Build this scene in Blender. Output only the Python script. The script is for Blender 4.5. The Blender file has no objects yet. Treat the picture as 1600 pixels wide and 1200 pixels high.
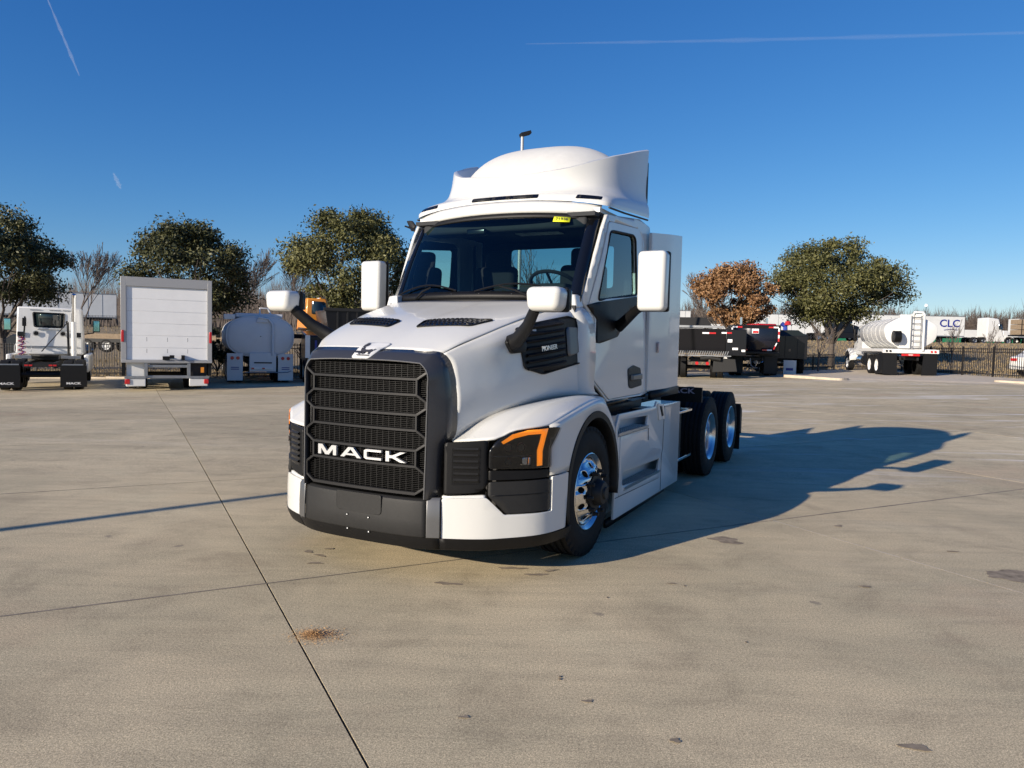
import bpy, bmesh, math, random
import numpy as np
from mathutils import Vector, Matrix
R = random.Random(7)
S = bpy.context.scene
C = S.collection
rad = math.radians
# ------------------------------------------------------------------ camera
cam = bpy.data.cameras.new('camera'); co = bpy.data.objects.new('camera', cam); C.objects.link(co)
cam.sensor_width = 36; cam.lens = 36*1155.4/1600; cam.clip_end = 6000; cam.clip_start = .05
pt, rl = .0567, .0231
X0 = Vector((1, 0, 0)); Z0 = Vector((0, math.sin(pt), math.cos(pt))); Fw = Vector((0, math.cos(pt), -math.sin(pt)))
rx = X0*math.cos(rl) + Z0*math.sin(rl); up = Z0*math.cos(rl) - X0*math.sin(rl)
mw = Matrix((rx, up, -Fw)).transposed().to_4x4(); mw.translation = (0, 0, 1.67); co.matrix_world = mw
S.camera = co
# ------------------------------------------------------------------ light
SUN_EL, SUN_AZ = rad(18.4), math.atan2(-.741, -.672)
W = bpy.data.worlds.new('World'); S.world = W; W.use_nodes = True
nt = W.node_tree; bg = nt.nodes['Background']
sk = nt.nodes.new('ShaderNodeTexSky'); sk.sky_type = 'NISHITA'; sk.sun_disc = False
sk.sun_elevation = SUN_EL; sk.sun_rotation = SUN_AZ % (2*math.pi); sk.altitude = 400
sk.air_density = 1.0; sk.dust_density = .1; sk.ozone_density = 3.0
hs = nt.nodes.new('ShaderNodeHueSaturation'); hs.inputs['Saturation'].default_value = 1.1
nt.links.new(sk.outputs[0], hs.inputs['Color'])
# colour balance of the whole sky: deeper blue, less red overhead (per-channel gamma)
def mth(op, a, b):
    n = nt.nodes.new('ShaderNodeMath'); n.operation = op
    for i, v in enumerate((a, b)):
        if isinstance(v, (int, float)): n.inputs[i].default_value = v
        else: nt.links.new(v, n.inputs[i])
    return n.outputs[0]
sep = nt.nodes.new('ShaderNodeSeparateColor'); cmb = nt.nodes.new('ShaderNodeCombineColor'); nt.links.new(hs.outputs[0], sep.inputs[0])
KS = .082
rch = mth('MINIMUM', mth('MULTIPLY', mth('POWER', mth('MULTIPLY', sep.outputs[0], KS), 1.35), 1.35/KS), sep.outputs[0])
gch = mth('MULTIPLY', sep.outputs[1], 1.07)
bch = mth('MULTIPLY', mth('POWER', mth('MULTIPLY', sep.outputs[2], KS), .72), 1.13/KS)
nt.links.new(rch, cmb.inputs[0]); nt.links.new(gch, cmb.inputs[1]); nt.links.new(bch, cmb.inputs[2]); nt.links.new(cmb.outputs[0], bg.inputs['Color'])
bg.inputs['Strength'].default_value = .062
sl = bpy.data.lights.new('sun', 'SUN'); sl.energy = 5; sl.angle = rad(.5); sl.color = (1, .88, .73)
so = bpy.data.objects.new('sun', sl); C.objects.link(so)
sd = Vector((math.sin(SUN_AZ)*math.cos(SUN_EL), math.cos(SUN_AZ)*math.cos(SUN_EL), math.sin(SUN_EL)))
so.rotation_euler = sd.to_track_quat('Z', 'Y').to_euler()
S.view_settings.view_transform = 'Standard'; S.view_settings.look = 'None'
S.view_settings.exposure = 0.45; S.view_settings.gamma = 1; S.view_settings.use_curve_mapping = False
S.render.engine = 'CYCLES'

# ------------------------------------------------------------------ materials
def nodes(m): m.use_nodes = True; return m.node_tree, m.node_tree.nodes['Principled BSDF']
def mat(name, col, rough=.5, metal=0, coat=0, var=0, vs=6, bump=0, bs=60, spec=.5, emit=None, est=1, wcoord=False):
    m = bpy.data.materials.new(name); t, b = nodes(m)
    b.inputs['Base Color'].default_value = (*col, 1); b.inputs['Roughness'].default_value = rough
    b.inputs['Metallic'].default_value = metal; b.inputs['Coat Weight'].default_value = coat
    b.inputs['Coat Roughness'].default_value = .06; b.inputs['Specular IOR Level'].default_value = spec
    if emit: b.inputs['Emission Color'].default_value = (*emit, 1); b.inputs['Emission Strength'].default_value = est
    if var or bump:
        if wcoord: g = t.nodes.new('ShaderNodeNewGeometry').outputs['Position']
        else: g = t.nodes.new('ShaderNodeTexCoord').outputs['Object']
    if var:
        n = t.nodes.new('ShaderNodeTexNoise'); n.inputs['Scale'].default_value = vs; n.inputs['Detail'].default_value = 6
        n.inputs['Roughness'].default_value = .65; t.links.new(g, n.inputs['Vector'])
        mr = t.nodes.new('ShaderNodeMapRange'); mr.inputs[1].default_value = .3; mr.inputs[2].default_value = .7
        mr.inputs[3].default_value = 1-var; mr.inputs[4].default_value = 1+var*.6
        t.links.new(n.outputs[0], mr.inputs[0])
        mx = t.nodes.new('ShaderNodeVectorMath'); mx.operation = 'SCALE'; mx.inputs[0].default_value = col
        t.links.new(mr.outputs[0], mx.inputs['Scale']); t.links.new(mx.outputs[0], b.inputs['Base Color'])
    if bump:
        n = t.nodes.new('ShaderNodeTexNoise'); n.inputs['Scale'].default_value = bs; n.inputs['Detail'].default_value = 3
        t.links.new(g, n.inputs['Vector'])
        bp = t.nodes.new('ShaderNodeBump'); bp.inputs['Strength'].default_value = bump; bp.inputs['Distance'].default_value = .01
        t.links.new(n.outputs[0], bp.inputs['Height']); t.links.new(bp.outputs[0], b.inputs['Normal'])
    return m
def paint(name, col, dew=True):
    m = mat(name, col, .34, 0, .55, .02, 1.5)
    if dew:
        t, b = nodes(m)
        g = t.nodes.new('ShaderNodeTexCoord').outputs['Object']
        v = t.nodes.new('ShaderNodeTexVoronoi'); v.inputs['Scale'].default_value = 70; v.inputs['Randomness'].default_value = 1
        t.links.new(g, v.inputs['Vector'])
        mr = t.nodes.new('ShaderNodeMapRange'); mr.inputs[1].default_value = 0; mr.inputs[2].default_value = .28
        mr.inputs[3].default_value = 1; mr.inputs[4].default_value = 0; t.links.new(v.outputs['Distance'], mr.inputs[0])
        n = t.nodes.new('ShaderNodeTexNoise'); n.inputs['Scale'].default_value = 2.2; t.links.new(g, n.inputs['Vector'])
        m2 = t.nodes.new('ShaderNodeMapRange'); m2.inputs[1].default_value = .52; m2.inputs[2].default_value = .68; t.links.new(n.outputs[0], m2.inputs[0])
        mu = t.nodes.new('ShaderNodeMath'); mu.operation = 'MULTIPLY'; t.links.new(mr.outputs[0], mu.inputs[0]); t.links.new(m2.outputs[0], mu.inputs[1])
        bp = t.nodes.new('ShaderNodeBump'); bp.inputs['Strength'].default_value = .9; bp.inputs['Distance'].default_value = .003
        t.links.new(mu.outputs[0], bp.inputs['Height']); t.links.new(bp.outputs[0], b.inputs['Normal']); t.links.new(bp.outputs[0], b.inputs['Coat Normal'])
    return m
def glassmat(name, tint, ior=1.5, refl=1):
    m = bpy.data.materials.new(name); m.use_nodes = True; t = m.node_tree; t.nodes.clear()
    o = t.nodes.new('ShaderNodeOutputMaterial'); tr = t.nodes.new('ShaderNodeBsdfTransparent'); tr.inputs[0].default_value = (*tint, 1)
    gl = t.nodes.new('ShaderNodeBsdfGlossy'); gl.inputs['Roughness'].default_value = .02; gl.inputs['Color'].default_value = (refl, refl, refl, 1)
    fr = t.nodes.new('ShaderNodeFresnel'); fr.inputs['IOR'].default_value = ior
    mx = t.nodes.new('ShaderNodeMixShader'); t.links.new(fr.outputs[0], mx.inputs[0]); t.links.new(tr.outputs[0], mx.inputs[1]); t.links.new(gl.outputs[0], mx.inputs[2])
    t.links.new(mx.outputs[0], o.inputs[0]); return m
M = {}
M['white'] = paint('white_paint', (.63, .63, .60)); M['door_white'] = mat('roller_door_white', (.82, .82, .81), .5, 0, 0, .04, 2); M['dome'] = mat('matte_white_gelcoat', (.56, .56, .54), .6, 0, 0, .05, 12); M['white2'] = mat('white_paint_plain', (.70, .70, .68), .4, 0, .3, .05, 3)
M['offwhite'] = mat('trailer_white', (.62, .63, .62), .5, 0, 0, .08, 1)
M['dgrey'] = mat('dark_grey_paint', (.032, .033, .037), .33, 0, .3, .05, 20)
M['grey'] = mat('charcoal_plastic', (.020, .020, .020), .55, 0, 0, .12, 30, .1, 300, spec=.3)
M['silver'] = mat('satin_silver', (.15, .15, .15), .4, .6)
M['bar'] = mat('grille_bar', (.016, .016, .017), .42, spec=.35)
M['void'] = mat('deep_black', (.002, .002, .002), .9, spec=.05); M['edge'] = mat('bevel_glint_grey', (.16, .16, .16), .35, .3)
M['black'] = mat('black_plastic', (.005, .005, .0055), .5, 0, 0, .2, 20, .1, 400, spec=.3)
M['gblack'] = mat('gloss_black', (.004, .0045, .006), .15, 0, .4, spec=.35)
M['rub'] = mat('tyre_rubber', (.009, .009, .0095), .75, 0, 0, .35, 15, .25, 120, spec=.25)
M['alu'] = mat('polished_aluminium', (.72, .72, .73), .21, 1, 0, .05, 20)
M['chrome'] = mat('chrome', (.75, .76, .78), .12, 1)
M['letter'] = mat('bright_metal_letter', (.75, .76, .76), .3, .6)
M['steel'] = mat('galvanised_steel', (.32, .33, .34), .45, .7, 0, .15, 8)
M['frame'] = mat('chassis_black', (.006, .006, .0065), .6, 0, 0, .3, 9)
M['amber'] = mat('amber_marker', (.9, .25, .01), .3, 0, .5, emit=(1, .27, .01), est=.9)
M['lens'] = glassmat('headlight_lens', (.55, .58, .62), 1.5)
M['glass'] = glassmat('windscreen_glass', (.50, .66, .66), 1.48)
M['sglass'] = glassmat('side_window_glass', (.50, .68, .68), 1.52)
M['dglass'] = mat('dark_window', (.012, .02, .022), .06, 0, .5)
M['inter'] = mat('cab_interior', (.022, .024, .027), .8, 0, 0, .15, 9); M['seat'] = mat('seat_fabric', (.010, .011, .013), .9)
M['red'] = mat('red_lens', (.5, .012, .015), .3, 0, .4); M['redp'] = mat('red_paint', (.42, .015, .015), .35, 0, .5)
M['orange'] = mat('orange_paint', (.72, .26, .02), .4, 0, .4, .1, 3)
M['blue'] = mat('blue_hose', (.03, .06, .35), .5); M['yellow'] = mat('yellow_label', (.82, .86, .02), .7)
M['ink'] = mat('marker_ink', (.03, .03, .04), .7); M['navy'] = mat('navy_print', (.02, .03, .22), .5)
M['green'] = mat('green_band', (.01, .16, .08), .6); M['bpaint'] = mat('black_truck_paint', (.006, .006, .008), .3, 0, .25, spec=.3)
M['wood'] = mat('weathered_timber', (.27, .2, .13), .8, 0, 0, .3, 5)
M['bark'] = mat('bark', (.11, .09, .075), .9, 0, 0, .35, 12, .5, 30); M['twig'] = mat('bare_twigs', (.115, .092, .078), .9, 0, 0, .3, 3)
M['fence'] = mat('fence_black', (.016, .014, .013), .5); M['pole'] = mat('pole_grey', (.42, .42, .41), .5, .3)
M['white_print'] = mat('white_print', (.7, .7, .7), .5); M['refl'] = mat('white_reflector', (.85, .85, .85), .4)
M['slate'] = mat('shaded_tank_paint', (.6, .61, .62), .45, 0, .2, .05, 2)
M['purple'] = mat('mauve_print', (.30, .29, .36), .5)

def concrete():
    m = bpy.data.materials.new('concrete'); t, b = nodes(m); L = t.links.new
    g = t.nodes.new('ShaderNodeNewGeometry').outputs['Position']
    def noise(sc, det=5, ro=.6, vec=g, dist=0):
        n = t.nodes.new('ShaderNodeTexNoise'); n.inputs['Scale'].default_value = sc; n.inputs['Detail'].default_value = det
        n.inputs['Roughness'].default_value = ro; n.inputs['Distortion'].default_value = dist; L(vec, n.inputs['Vector']); return n.outputs[0]
    def ramp(src, p):
        r = t.nodes.new('ShaderNodeValToRGB'); e = r.color_ramp.elements
        e[0].position, e[0].color = p[0][0], (*p[0][1], 1); e[1].position, e[1].color = p[-1][0], (*p[-1][1], 1)
        for q in p[1:-1]: x = e.new(q[0]); x.color = (*q[1], 1)
        L(src, r.inputs[0]); return r.outputs[0]
    def mul(a, c, f=1, mode='MULTIPLY'):
        x = t.nodes.new('ShaderNodeMix'); x.data_type = 'RGBA'; x.blend_type = mode
        if hasattr(f, 'is_linked'): L(f, x.inputs[0])
        else: x.inputs[0].default_value = f
        L(a, x.inputs[6])
        if isinstance(c, tuple): x.inputs[7].default_value = (*c, 1)
        else: L(c, x.inputs[7])
        return x.outputs[2]
    def gray(a, lo, hi, o0, o1):
        r = t.nodes.new('ShaderNodeMapRange'); r.inputs[1].default_value = lo; r.inputs[2].default_value = hi
        r.inputs[3].default_value = o0; r.inputs[4].default_value = o1; L(a, r.inputs[0]); return r.outputs[0]
    base = ramp(noise(.35, 5, .6), [(.3, (.49, .39, .255)), (.43, (.475, .405, .265)), (.55, (.55, .46, .30)), (.7, (.58, .50, .33))])
    # blotches, brushed streaks along the traffic direction
    c = mul(base, ramp(noise(1.7, 7, .7, dist=.6), [(.28, (.74, .73, .73)), (.5, (1, 1, 1)), (.75, (1.12, 1.1, 1.08))]), .9)
    mp = t.nodes.new('ShaderNodeMapping'); mp.inputs['Rotation'].default_value = (0, 0, rad(-12)); mp.inputs['Scale'].default_value = (.35, 3.2, 1); L(g, mp.inputs[0])
    c = mul(c, ramp(noise(1.1, 6, .7, mp.outputs[0], 1.5), [(.3, (.84, .84, .85)), (.55, (1.02, 1.02, 1.02)), (.8, (1.08, 1.08, 1.07))]), .9)
    # exposed aggregate
    c = mul(c, ramp(noise(150, 3, .85), [(.36, (.42, .40, .38)), (.5, (1, 1, 1)), (.64, (1.55, 1.52, 1.48))]), .9)
    c = mul(c, ramp(noise(65, 3, .85), [(.32, (.66, .65, .64)), (.5, (1, 1, 1)), (.68, (1.32, 1.31, 1.29))]), .85)
    # pale rubbed scuffs far right
    mp2 = t.nodes.new('ShaderNodeMapping'); mp2.inputs['Scale'].default_value = (.22, 1.3, 1); L(g, mp2.inputs[0])
    sc = gray(noise(.9, 6, .75, mp2.outputs[0], .8), .53, .66, 0, .8)
    sx = t.nodes.new('ShaderNodeSeparateXYZ'); L(g, sx.inputs[0])
    mk = t.nodes.new('ShaderNodeMath'); mk.operation = 'MULTIPLY'; L(sc, mk.inputs[0]); L(gray(sx.outputs[0], 1, 6, .12, 1), mk.inputs[1])
    mk2 = t.nodes.new('ShaderNodeMath'); mk2.operation = 'MULTIPLY'; L(mk.outputs[0], mk2.inputs[0]); L(gray(sx.outputs[1], 8, 13, .1, 1), mk2.inputs[1])
    c = mul(c, (.80, .77, .72), mk2.outputs[0], 'MIX')
    # dark oil drips
    v = t.nodes.new('ShaderNodeTexVoronoi'); v.inputs['Scale'].default_value = 1.3; L(g, v.inputs['Vector'])
    add = t.nodes.new('ShaderNodeMath'); add.operation = 'ADD'; L(v.outputs['Distance'], add.inputs[0]); L(gray(noise(9, 3), .3, .7, -.03, .05), add.inputs[1])
    sp = gray(add.outputs[0], .035, .06, .5, 0)
    c = mul(c, (.13, .11, .10), sp, 'MIX')
    # per-slab tint
    oi = t.nodes.new('ShaderNodeObjectInfo'); c = mul(c, ramp(oi.outputs['Random'], [(0, (.90, .895, .89)), (1, (1.03, 1.03, 1.03))]), 1)
    L(c, b.inputs['Base Color']); b.inputs['Roughness'].default_value = .82; b.inputs['Specular IOR Level'].default_value = .35
    bp = t.nodes.new('ShaderNodeBump'); bp.inputs['Strength'].default_value = .3; bp.inputs['Distance'].default_value = .003
    L(noise(110, 3, .7), bp.inputs['Height']); L(bp.outputs[0], b.inputs['Normal'])
    return m
M['concrete'] = concrete()
M['sealant'] = mat('joint_sealant', (.03, .026, .024), .9); M['psealant'] = mat('pale_sealant', (.5, .46, .40), .9)
M['jdirt'] = mat('joint_dirt', (.25, .21, .16), .9, 0, 0, .5, 3); M['oil'] = mat('oil_stain', (.29, .24, .18), .95, 0, 0, .4, 14, spec=.1); M['grit'] = mat('sawdust', (.46, .27, .12), .95)
def grass():
    m = mat('dry_grass', (.25, .19, .11), .95, 0, 0, .45, 2.5, .6, 20, wcoord=True); return m
M['grass'] = grass(); M['blade'] = mat('grass_blade', (.31, .235, .13), .9, 0, 0, .4, .8, wcoord=True)
M['asphalt'] = mat('asphalt', (.10, .098, .095), .9, 0, 0, .2, 1, wcoord=True); M['curb'] = mat('kerb_concrete', (.55, .47, .36), .85, 0, 0, .2, 3, wcoord=True)
def leafmat(name, cols, rough=.55):
    m = bpy.data.materials.new(name); t, b = nodes(m)
    a = t.nodes.new('ShaderNodeAttribute'); a.attribute_name = 'tone'
    r = t.nodes.new('ShaderNodeValToRGB'); e = r.color_ramp.elements
    e[0].position, e[0].color = 0, (*cols[0], 1); e[1].position, e[1].color = 1, (*cols[-1], 1)
    for i, c in enumerate(cols[1:-1]): x = e.new((i+1)/(len(cols)-1)); x.color = (*c, 1)
    t.links.new(a.outputs['Fac'], r.inputs[0]); t.links.new(r.outputs[0], b.inputs['Base Color'])
    b.inputs['Roughness'].default_value = rough; b.inputs['Specular IOR Level'].default_value = .3; return m
M['oak'] = leafmat('live_oak_leaves', [(.028, .033, .011), (.075, .078, .026), (.135, .13, .045), (.21, .20, .08)])
M['oakd'] = leafmat('live_oak_leaves_dark', [(.019, .024, .010), (.05, .055, .02), (.095, .095, .037), (.16, .15, .062)])
M['rust'] = leafmat('rust_leaves', [(.09, .045, .02), (.20, .105, .045), (.30, .165, .075), (.38, .235, .12)])

# ------------------------------------------------------------------ mesh helpers
def link(name, me, m=None, parent=None, **kw):
    o = bpy.data.objects.new(name, me); C.objects.link(o)
    if m is not None:
        for x in (m if isinstance(m, (list, tuple)) else [m]): me.materials.append(M[x] if isinstance(x, str) else x)
    if parent is not None: o.parent = parent
    for k, v in kw.items(): o[k] = v
    return o
def empty(name, label=None, cat=None, group=None, loc=(0, 0, 0), rz=0, **kw):
    o = bpy.data.objects.new(name, None); C.objects.link(o); o.location = loc; o.rotation_euler = (0, 0, rz)
    o.empty_display_size = .3
    if label: o['label'] = label
    if cat: o['category'] = cat
    if group: o['group'] = group
    for k, v in kw.items(): o[k] = v
    return o
def smooth(me, ang=None):
    me.polygons.foreach_set('use_smooth', [True]*len(me.polygons))
    if ang: 
        try: me.set_sharp_from_angle(angle=rad(ang))
        except Exception: pass
class MB:
    def __init__(s): s.v = []; s.f = []; s.mi = []
    def add(s, v, f, mi=0):
        n = len(s.v); s.v += [tuple(p) for p in v]; s.f += [tuple(i+n for i in q) for q in f]; s.mi += [mi]*len(f); return s
    def box(s, x0, x1, y0, y1, z0, z1, mi=0):
        return s.add([(x, y, z) for x in (x0, x1) for y in (y0, y1) for z in (z0, z1)],
                     [(0, 1, 3, 2), (4, 6, 7, 5), (0, 4, 5, 1), (2, 3, 7, 6), (0, 2, 6, 4), (1, 5, 7, 3)], mi)
    def hexa(s, p, mi=0):   # 8 points: bottom ring 4, top ring 4
        return s.add(p, [(0, 3, 2, 1), (4, 5, 6, 7), (0, 1, 5, 4), (1, 2, 6, 5), (2, 3, 7, 6), (3, 0, 4, 7)], mi)
    def tube(s, path, r, n=8, cap=True, mi=0, flat=None):
        P = [Vector(p) for p in path]; rs = r if isinstance(r, (list, tuple)) else [r]*len(P)
        rings = []; u = None
        for i, p in enumerate(P):
            a = P[i]-P[i-1] if i else P[1]-P[0]; b = P[i+1]-P[i] if i < len(P)-1 else a
            d = (a.normalized()+b.normalized()); d = d.normalized() if d.length > 1e-6 else a.normalized()
            if u is None: u = d.cross(Vector((0, 0, 1))); u = u.normalized() if u.length > .05 else Vector((1, 0, 0))
            u = (u-d*u.dot(d)).normalized(); w = d.cross(u)
            fl = flat or 1
            rings.append([p+(u*math.cos(2*math.pi*k/n)*fl+w*math.sin(2*math.pi*k/n))*rs[i] for k in range(n)])
        v = [q for r_ in rings for q in r_]; f = []
        for i in range(len(P)-1):
            for k in range(n): f.append((i*n+k, i*n+(k+1) % n, (i+1)*n+(k+1) % n, (i+1)*n+k))
        if cap: f += [tuple(range(n))[::-1], tuple((len(P)-1)*n+k for k in range(n))]
        return s.add(v, f, mi)
    def lathe(s, prof, n=32, c=(0, 0, 0), axis='x', mi=0, closed=False):
        v = []; f = []
        for h, r in prof:
            for k in range(n):
                a = 2*math.pi*k/n; q = (r*math.cos(a), r*math.sin(a))
                v.append((c[0]+h, c[1]+q[0], c[2]+q[1]) if axis == 'x' else (c[0]+q[0], c[1]+h, c[2]+q[1]) if axis == 'y' else (c[0]+q[0], c[1]+q[1], c[2]+h))
        m = len(prof)
        for i in range(m if closed else m-1):
            j = (i+1) % m
            for k in range(n): f.append((i*n+k, i*n+(k+1) % n, j*n+(k+1) % n, j*n+k))
        return s.add(v, f, mi)
    def disc(s, c, r, n=16, axis='x', mi=0):
        v = [(c[0], c[1]+r*math.cos(2*math.pi*k/n), c[2]+r*math.sin(2*math.pi*k/n)) if axis == 'x' else (c[0]+r*math.cos(2*math.pi*k/n), c[1], c[2]+r*math.sin(2*math.pi*k/n)) if axis == 'y' else (c[0]+r*math.cos(2*math.pi*k/n), c[1]+r*math.sin(2*math.pi*k/n), c[2]) for k in range(n)]
        return s.add(v, [tuple(range(n))], mi)
    def grid(s, rows, mi=0, close=False):
        n = len(rows[0]); v = [p for r in rows for p in r]; f = []
        for i in range(len(rows)-1):
            for k in range(n if close else n-1): f.append((i*n+k, i*n+(k+1) % n, (i+1)*n+(k+1) % n, (i+1)*n+k))
        return s.add(v, f, mi)
    def me(s, name, sm=None, recalc=True):
        me = bpy.data.meshes.new(name); me.from_pydata(s.v, [], s.f); 
        if any(s.mi): me.polygons.foreach_set('material_index', s.mi)
        if recalc:
            bm = bmesh.new(); bm.from_mesh(me); bmesh.ops.remove_doubles(bm, verts=bm.verts, dist=1e-5); bmesh.ops.recalc_face_normals(bm, faces=bm.faces); bm.to_mesh(me); bm.free()
        me.update()
        if sm: smooth(me, sm)
        return me
    def build(s, name, m, parent=None, sm=None, bevel=0, solid=0, sub=0, recalc=True, off=-1, **kw):
        o = link(name, s.me(name, sm or (35 if bevel else None), recalc), m, parent, **kw)
        if sub: d = o.modifiers.new('s', 'SUBSURF'); d.levels = sub; d.render_levels = sub
        if solid: d = o.modifiers.new('t', 'SOLIDIFY'); d.thickness = solid; d.offset = off
        if bevel: d = o.modifiers.new('b', 'BEVEL'); d.width = bevel; d.segments = 2; d.limit_method = 'ANGLE'; d.angle_limit = rad(35)
        return o
def box(name, m, parent, x0, x1, y0, y1, z0, z1, bevel=0, **kw): return MB().box(x0, x1, y0, y1, z0, z1).build(name, m, parent, bevel=bevel, **kw)
def cr(pts, n):
    P = [Vector(p) for p in pts]; m = len(P)-1; out = []
    for i in range(n):
        t = i/(n-1)*m; k = min(int(t), m-1); t -= k
        p0 = P[max(k-1, 0)]; p1 = P[k]; p2 = P[k+1]; p3 = P[min(k+2, m)]
        if k == 0: p0 = p1*2-p2
        if k+2 > m: p3 = p2*2-p1
        out.append(.5*((2*p1)+(p2-p0)*t+(2*p0-5*p1+4*p2-p3)*t*t+(3*p1-p0-3*p2+p3)*t**3))
    return out
def fill2d(outer, holes=()):
    """triangulated flat polygon with holes -> verts2d, faces"""
    cu = bpy.data.curves.new('c', 'CURVE'); cu.dimensions = '2D'; cu.fill_mode = 'BOTH'
    for poly in [outer, *holes]:
        sp = cu.splines.new('POLY'); sp.points.add(len(poly)-1); sp.use_cyclic_u = True
        for i, p in enumerate(poly): sp.points[i].co = (p[0], p[1], 0, 1)
    o = bpy.data.objects.new('c', cu); dg = bpy.context.evaluated_depsgraph_get(); C.objects.link(o); dg.update()
    me = o.evaluated_get(dg).to_mesh(); v = [tuple(x.co)[:2] for x in me.vertices]; f = [tuple(p.vertices) for p in me.polygons]
    # weld
    mp = {}; idx = []; nv = []
    for p in v:
        k = (round(p[0], 5), round(p[1], 5))
        if k not in mp: mp[k] = len(nv); nv.append(p)
        idx.append(mp[k])
    f = [tuple(idx[i] for i in q) for q in f]; f = [q for q in f if len(set(q)) == 3]
    fs = set(); ff = []
    for q in f:
        k = tuple(sorted(q))
        if k not in fs: fs.add(k); ff.append(q)
    o.evaluated_get(dg).to_mesh_clear(); bpy.data.objects.remove(o); bpy.data.curves.remove(cu)
    return nv, ff
def rnd(poly, r, n=3):
    """round polygon corners"""
    out = []; m = len(poly)
    for i in range(m):
        p = Vector(poly[i]); a = Vector(poly[i-1])-p; b = Vector(poly[(i+1) % m])-p
        q = min(r, a.length*.45, b.length*.45); A = p+a.normalized()*q; B = p+b.normalized()*q
        for k in range(n+1):
            t = k/n; out.append(tuple((A*(1-t)**2+p*2*t*(1-t)+B*t*t)))
    return out
def plate(name, m, parent, outer, holes, fn, th=.02, cuts=0, bevel=0, sm=30, **kw):
    """polygon plate with holes; fn(a,b,d) maps 2-D + depth to 3-D"""
    v, f = fill2d(outer, holes)
    bm = bmesh.new(); vs = [bm.verts.new((p[0], p[1], 0)) for p in v]
    for q in f:
        try: bm.faces.new([vs[i] for i in q])
        except Exception: pass
    if cuts:
        st = .10 if cuts == 1 else .06
        for ax in (0, 1):
            lo = min(p[ax] for p in v); hi = max(p[ax] for p in v)
            for k in range(int(math.ceil(lo/st)), int(math.floor(hi/st))+1):
                if lo+1e-4 < k*st < hi-1e-4:
                    n_ = [0, 0, 0]; c_ = [0, 0, 0]; n_[ax] = 1; c_[ax] = k*st
                    bmesh.ops.bisect_plane(bm, geom=bm.verts[:]+bm.edges[:]+bm.faces[:], dist=1e-5, plane_co=c_, plane_no=n_)
    for x in bm.verts: x.co = Vector(fn(x.co.x, x.co.y, 0))
    bmesh.ops.recalc_face_normals(bm, faces=bm.faces)
    c = sum((fc.normal*fc.calc_area() for fc in bm.faces), Vector())
    want = Vector(fn(outer[0][0], outer[0][1], 1))-Vector(fn(outer[0][0], outer[0][1], 0))
    if c.dot(want) < 0: bmesh.ops.reverse_faces(bm, faces=bm.faces)
    me = bpy.data.meshes.new(name); bm.to_mesh(me); bm.free(); smooth(me, sm)
    o = link(name, me, m, parent, **kw)
    if th: d = o.modifiers.new('t', 'SOLIDIFY'); d.thickness = th; d.offset = -1
    if bevel: d = o.modifiers.new('b', 'BEVEL'); d.width = bevel; d.segments = 2; d.limit_method = 'ANGLE'; d.angle_limit = rad(50)
    return o
def text(name, s, m, parent, size, mtx, ext=.003, sx=1, bold=0):
    cu = bpy.data.curves.new('t', 'FONT'); cu.body = s; cu.size = size; cu.extrude = ext; cu.align_x = 'CENTER'; cu.align_y = 'CENTER'; cu.offset = bold; cu.resolution_u = 3
    o = bpy.data.objects.new('t', cu); C.objects.link(o); dg = bpy.context.evaluated_depsgraph_get(); dg.update()
    me = bpy.data.meshes.new_from_object(o.evaluated_get(dg)); bpy.data.objects.remove(o)
    me.transform(Matrix.Diagonal((sx, 1, 1, 1))); me.transform(mtx); me.materials.clear()
    return link(name, me, m, parent)
def fr(origin, xd, yd):
    x = Vector(xd).normalized(); y = Vector(yd).normalized(); z = x.cross(y)
    mm = Matrix((x, y, z)).transposed().to_4x4(); mm.translation = origin; return mm
def clone(o, parent=None, **kw):
    c = o.copy(); C.objects.link(c)
    if parent is not None: c.parent = parent
    for k, v in kw.items(): c[k] = v
    for ch in list(o.children): clone(ch, c)
    return c

# ------------------------------------------------------------------ ground
def hy(x, y):
    t = min(1, max(0, (y-8)/14.)); s = t*t*(3-2*t); return .02*max(-30, min(30, x))*s
def bank(x, y):       # embankment up to the highway behind the fence
    t = min(1, max(0, (y-44)/42.)); s = t*t*(3-2*t); return hy(x, y)*(1-s)+s*(2.4+.009*max(0, min(100, x)))-.05
AX = Vector((.8877, .4604)); BX = Vector((-.4604, .8877)); SA, SB, A0, B0 = 4.72, 3.9, .82, 5.12
def ab(a, b): return AX*a+BX*b
yard = MB(); rows = []
for j in range(0, 60):
    b = -16+j*1.6; rows.append([(*(ab(a, b)), hy(*ab(a, b))-.014) for a in [-60+i*3 for i in range(44)]])
def in_yard(p): return p[1] < 31.5+ .02*(p[0]+20) if p[0] < 6 else p[1] < 37.5-.42*(p[0]-13)*(p[0] > 13)
yd = MB()
n = len(rows[0])
for j in range(len(rows)-1):
    for i in range(n-1):
        q = [rows[j][i], rows[j][i+1], rows[j+1][i+1], rows[j+1][i]]
        if all(p[1] < 52 for p in q): yd.add(q, [(0, 1, 2, 3)])
ground = yd.build('yard', 'sealant', kind='structure')
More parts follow.
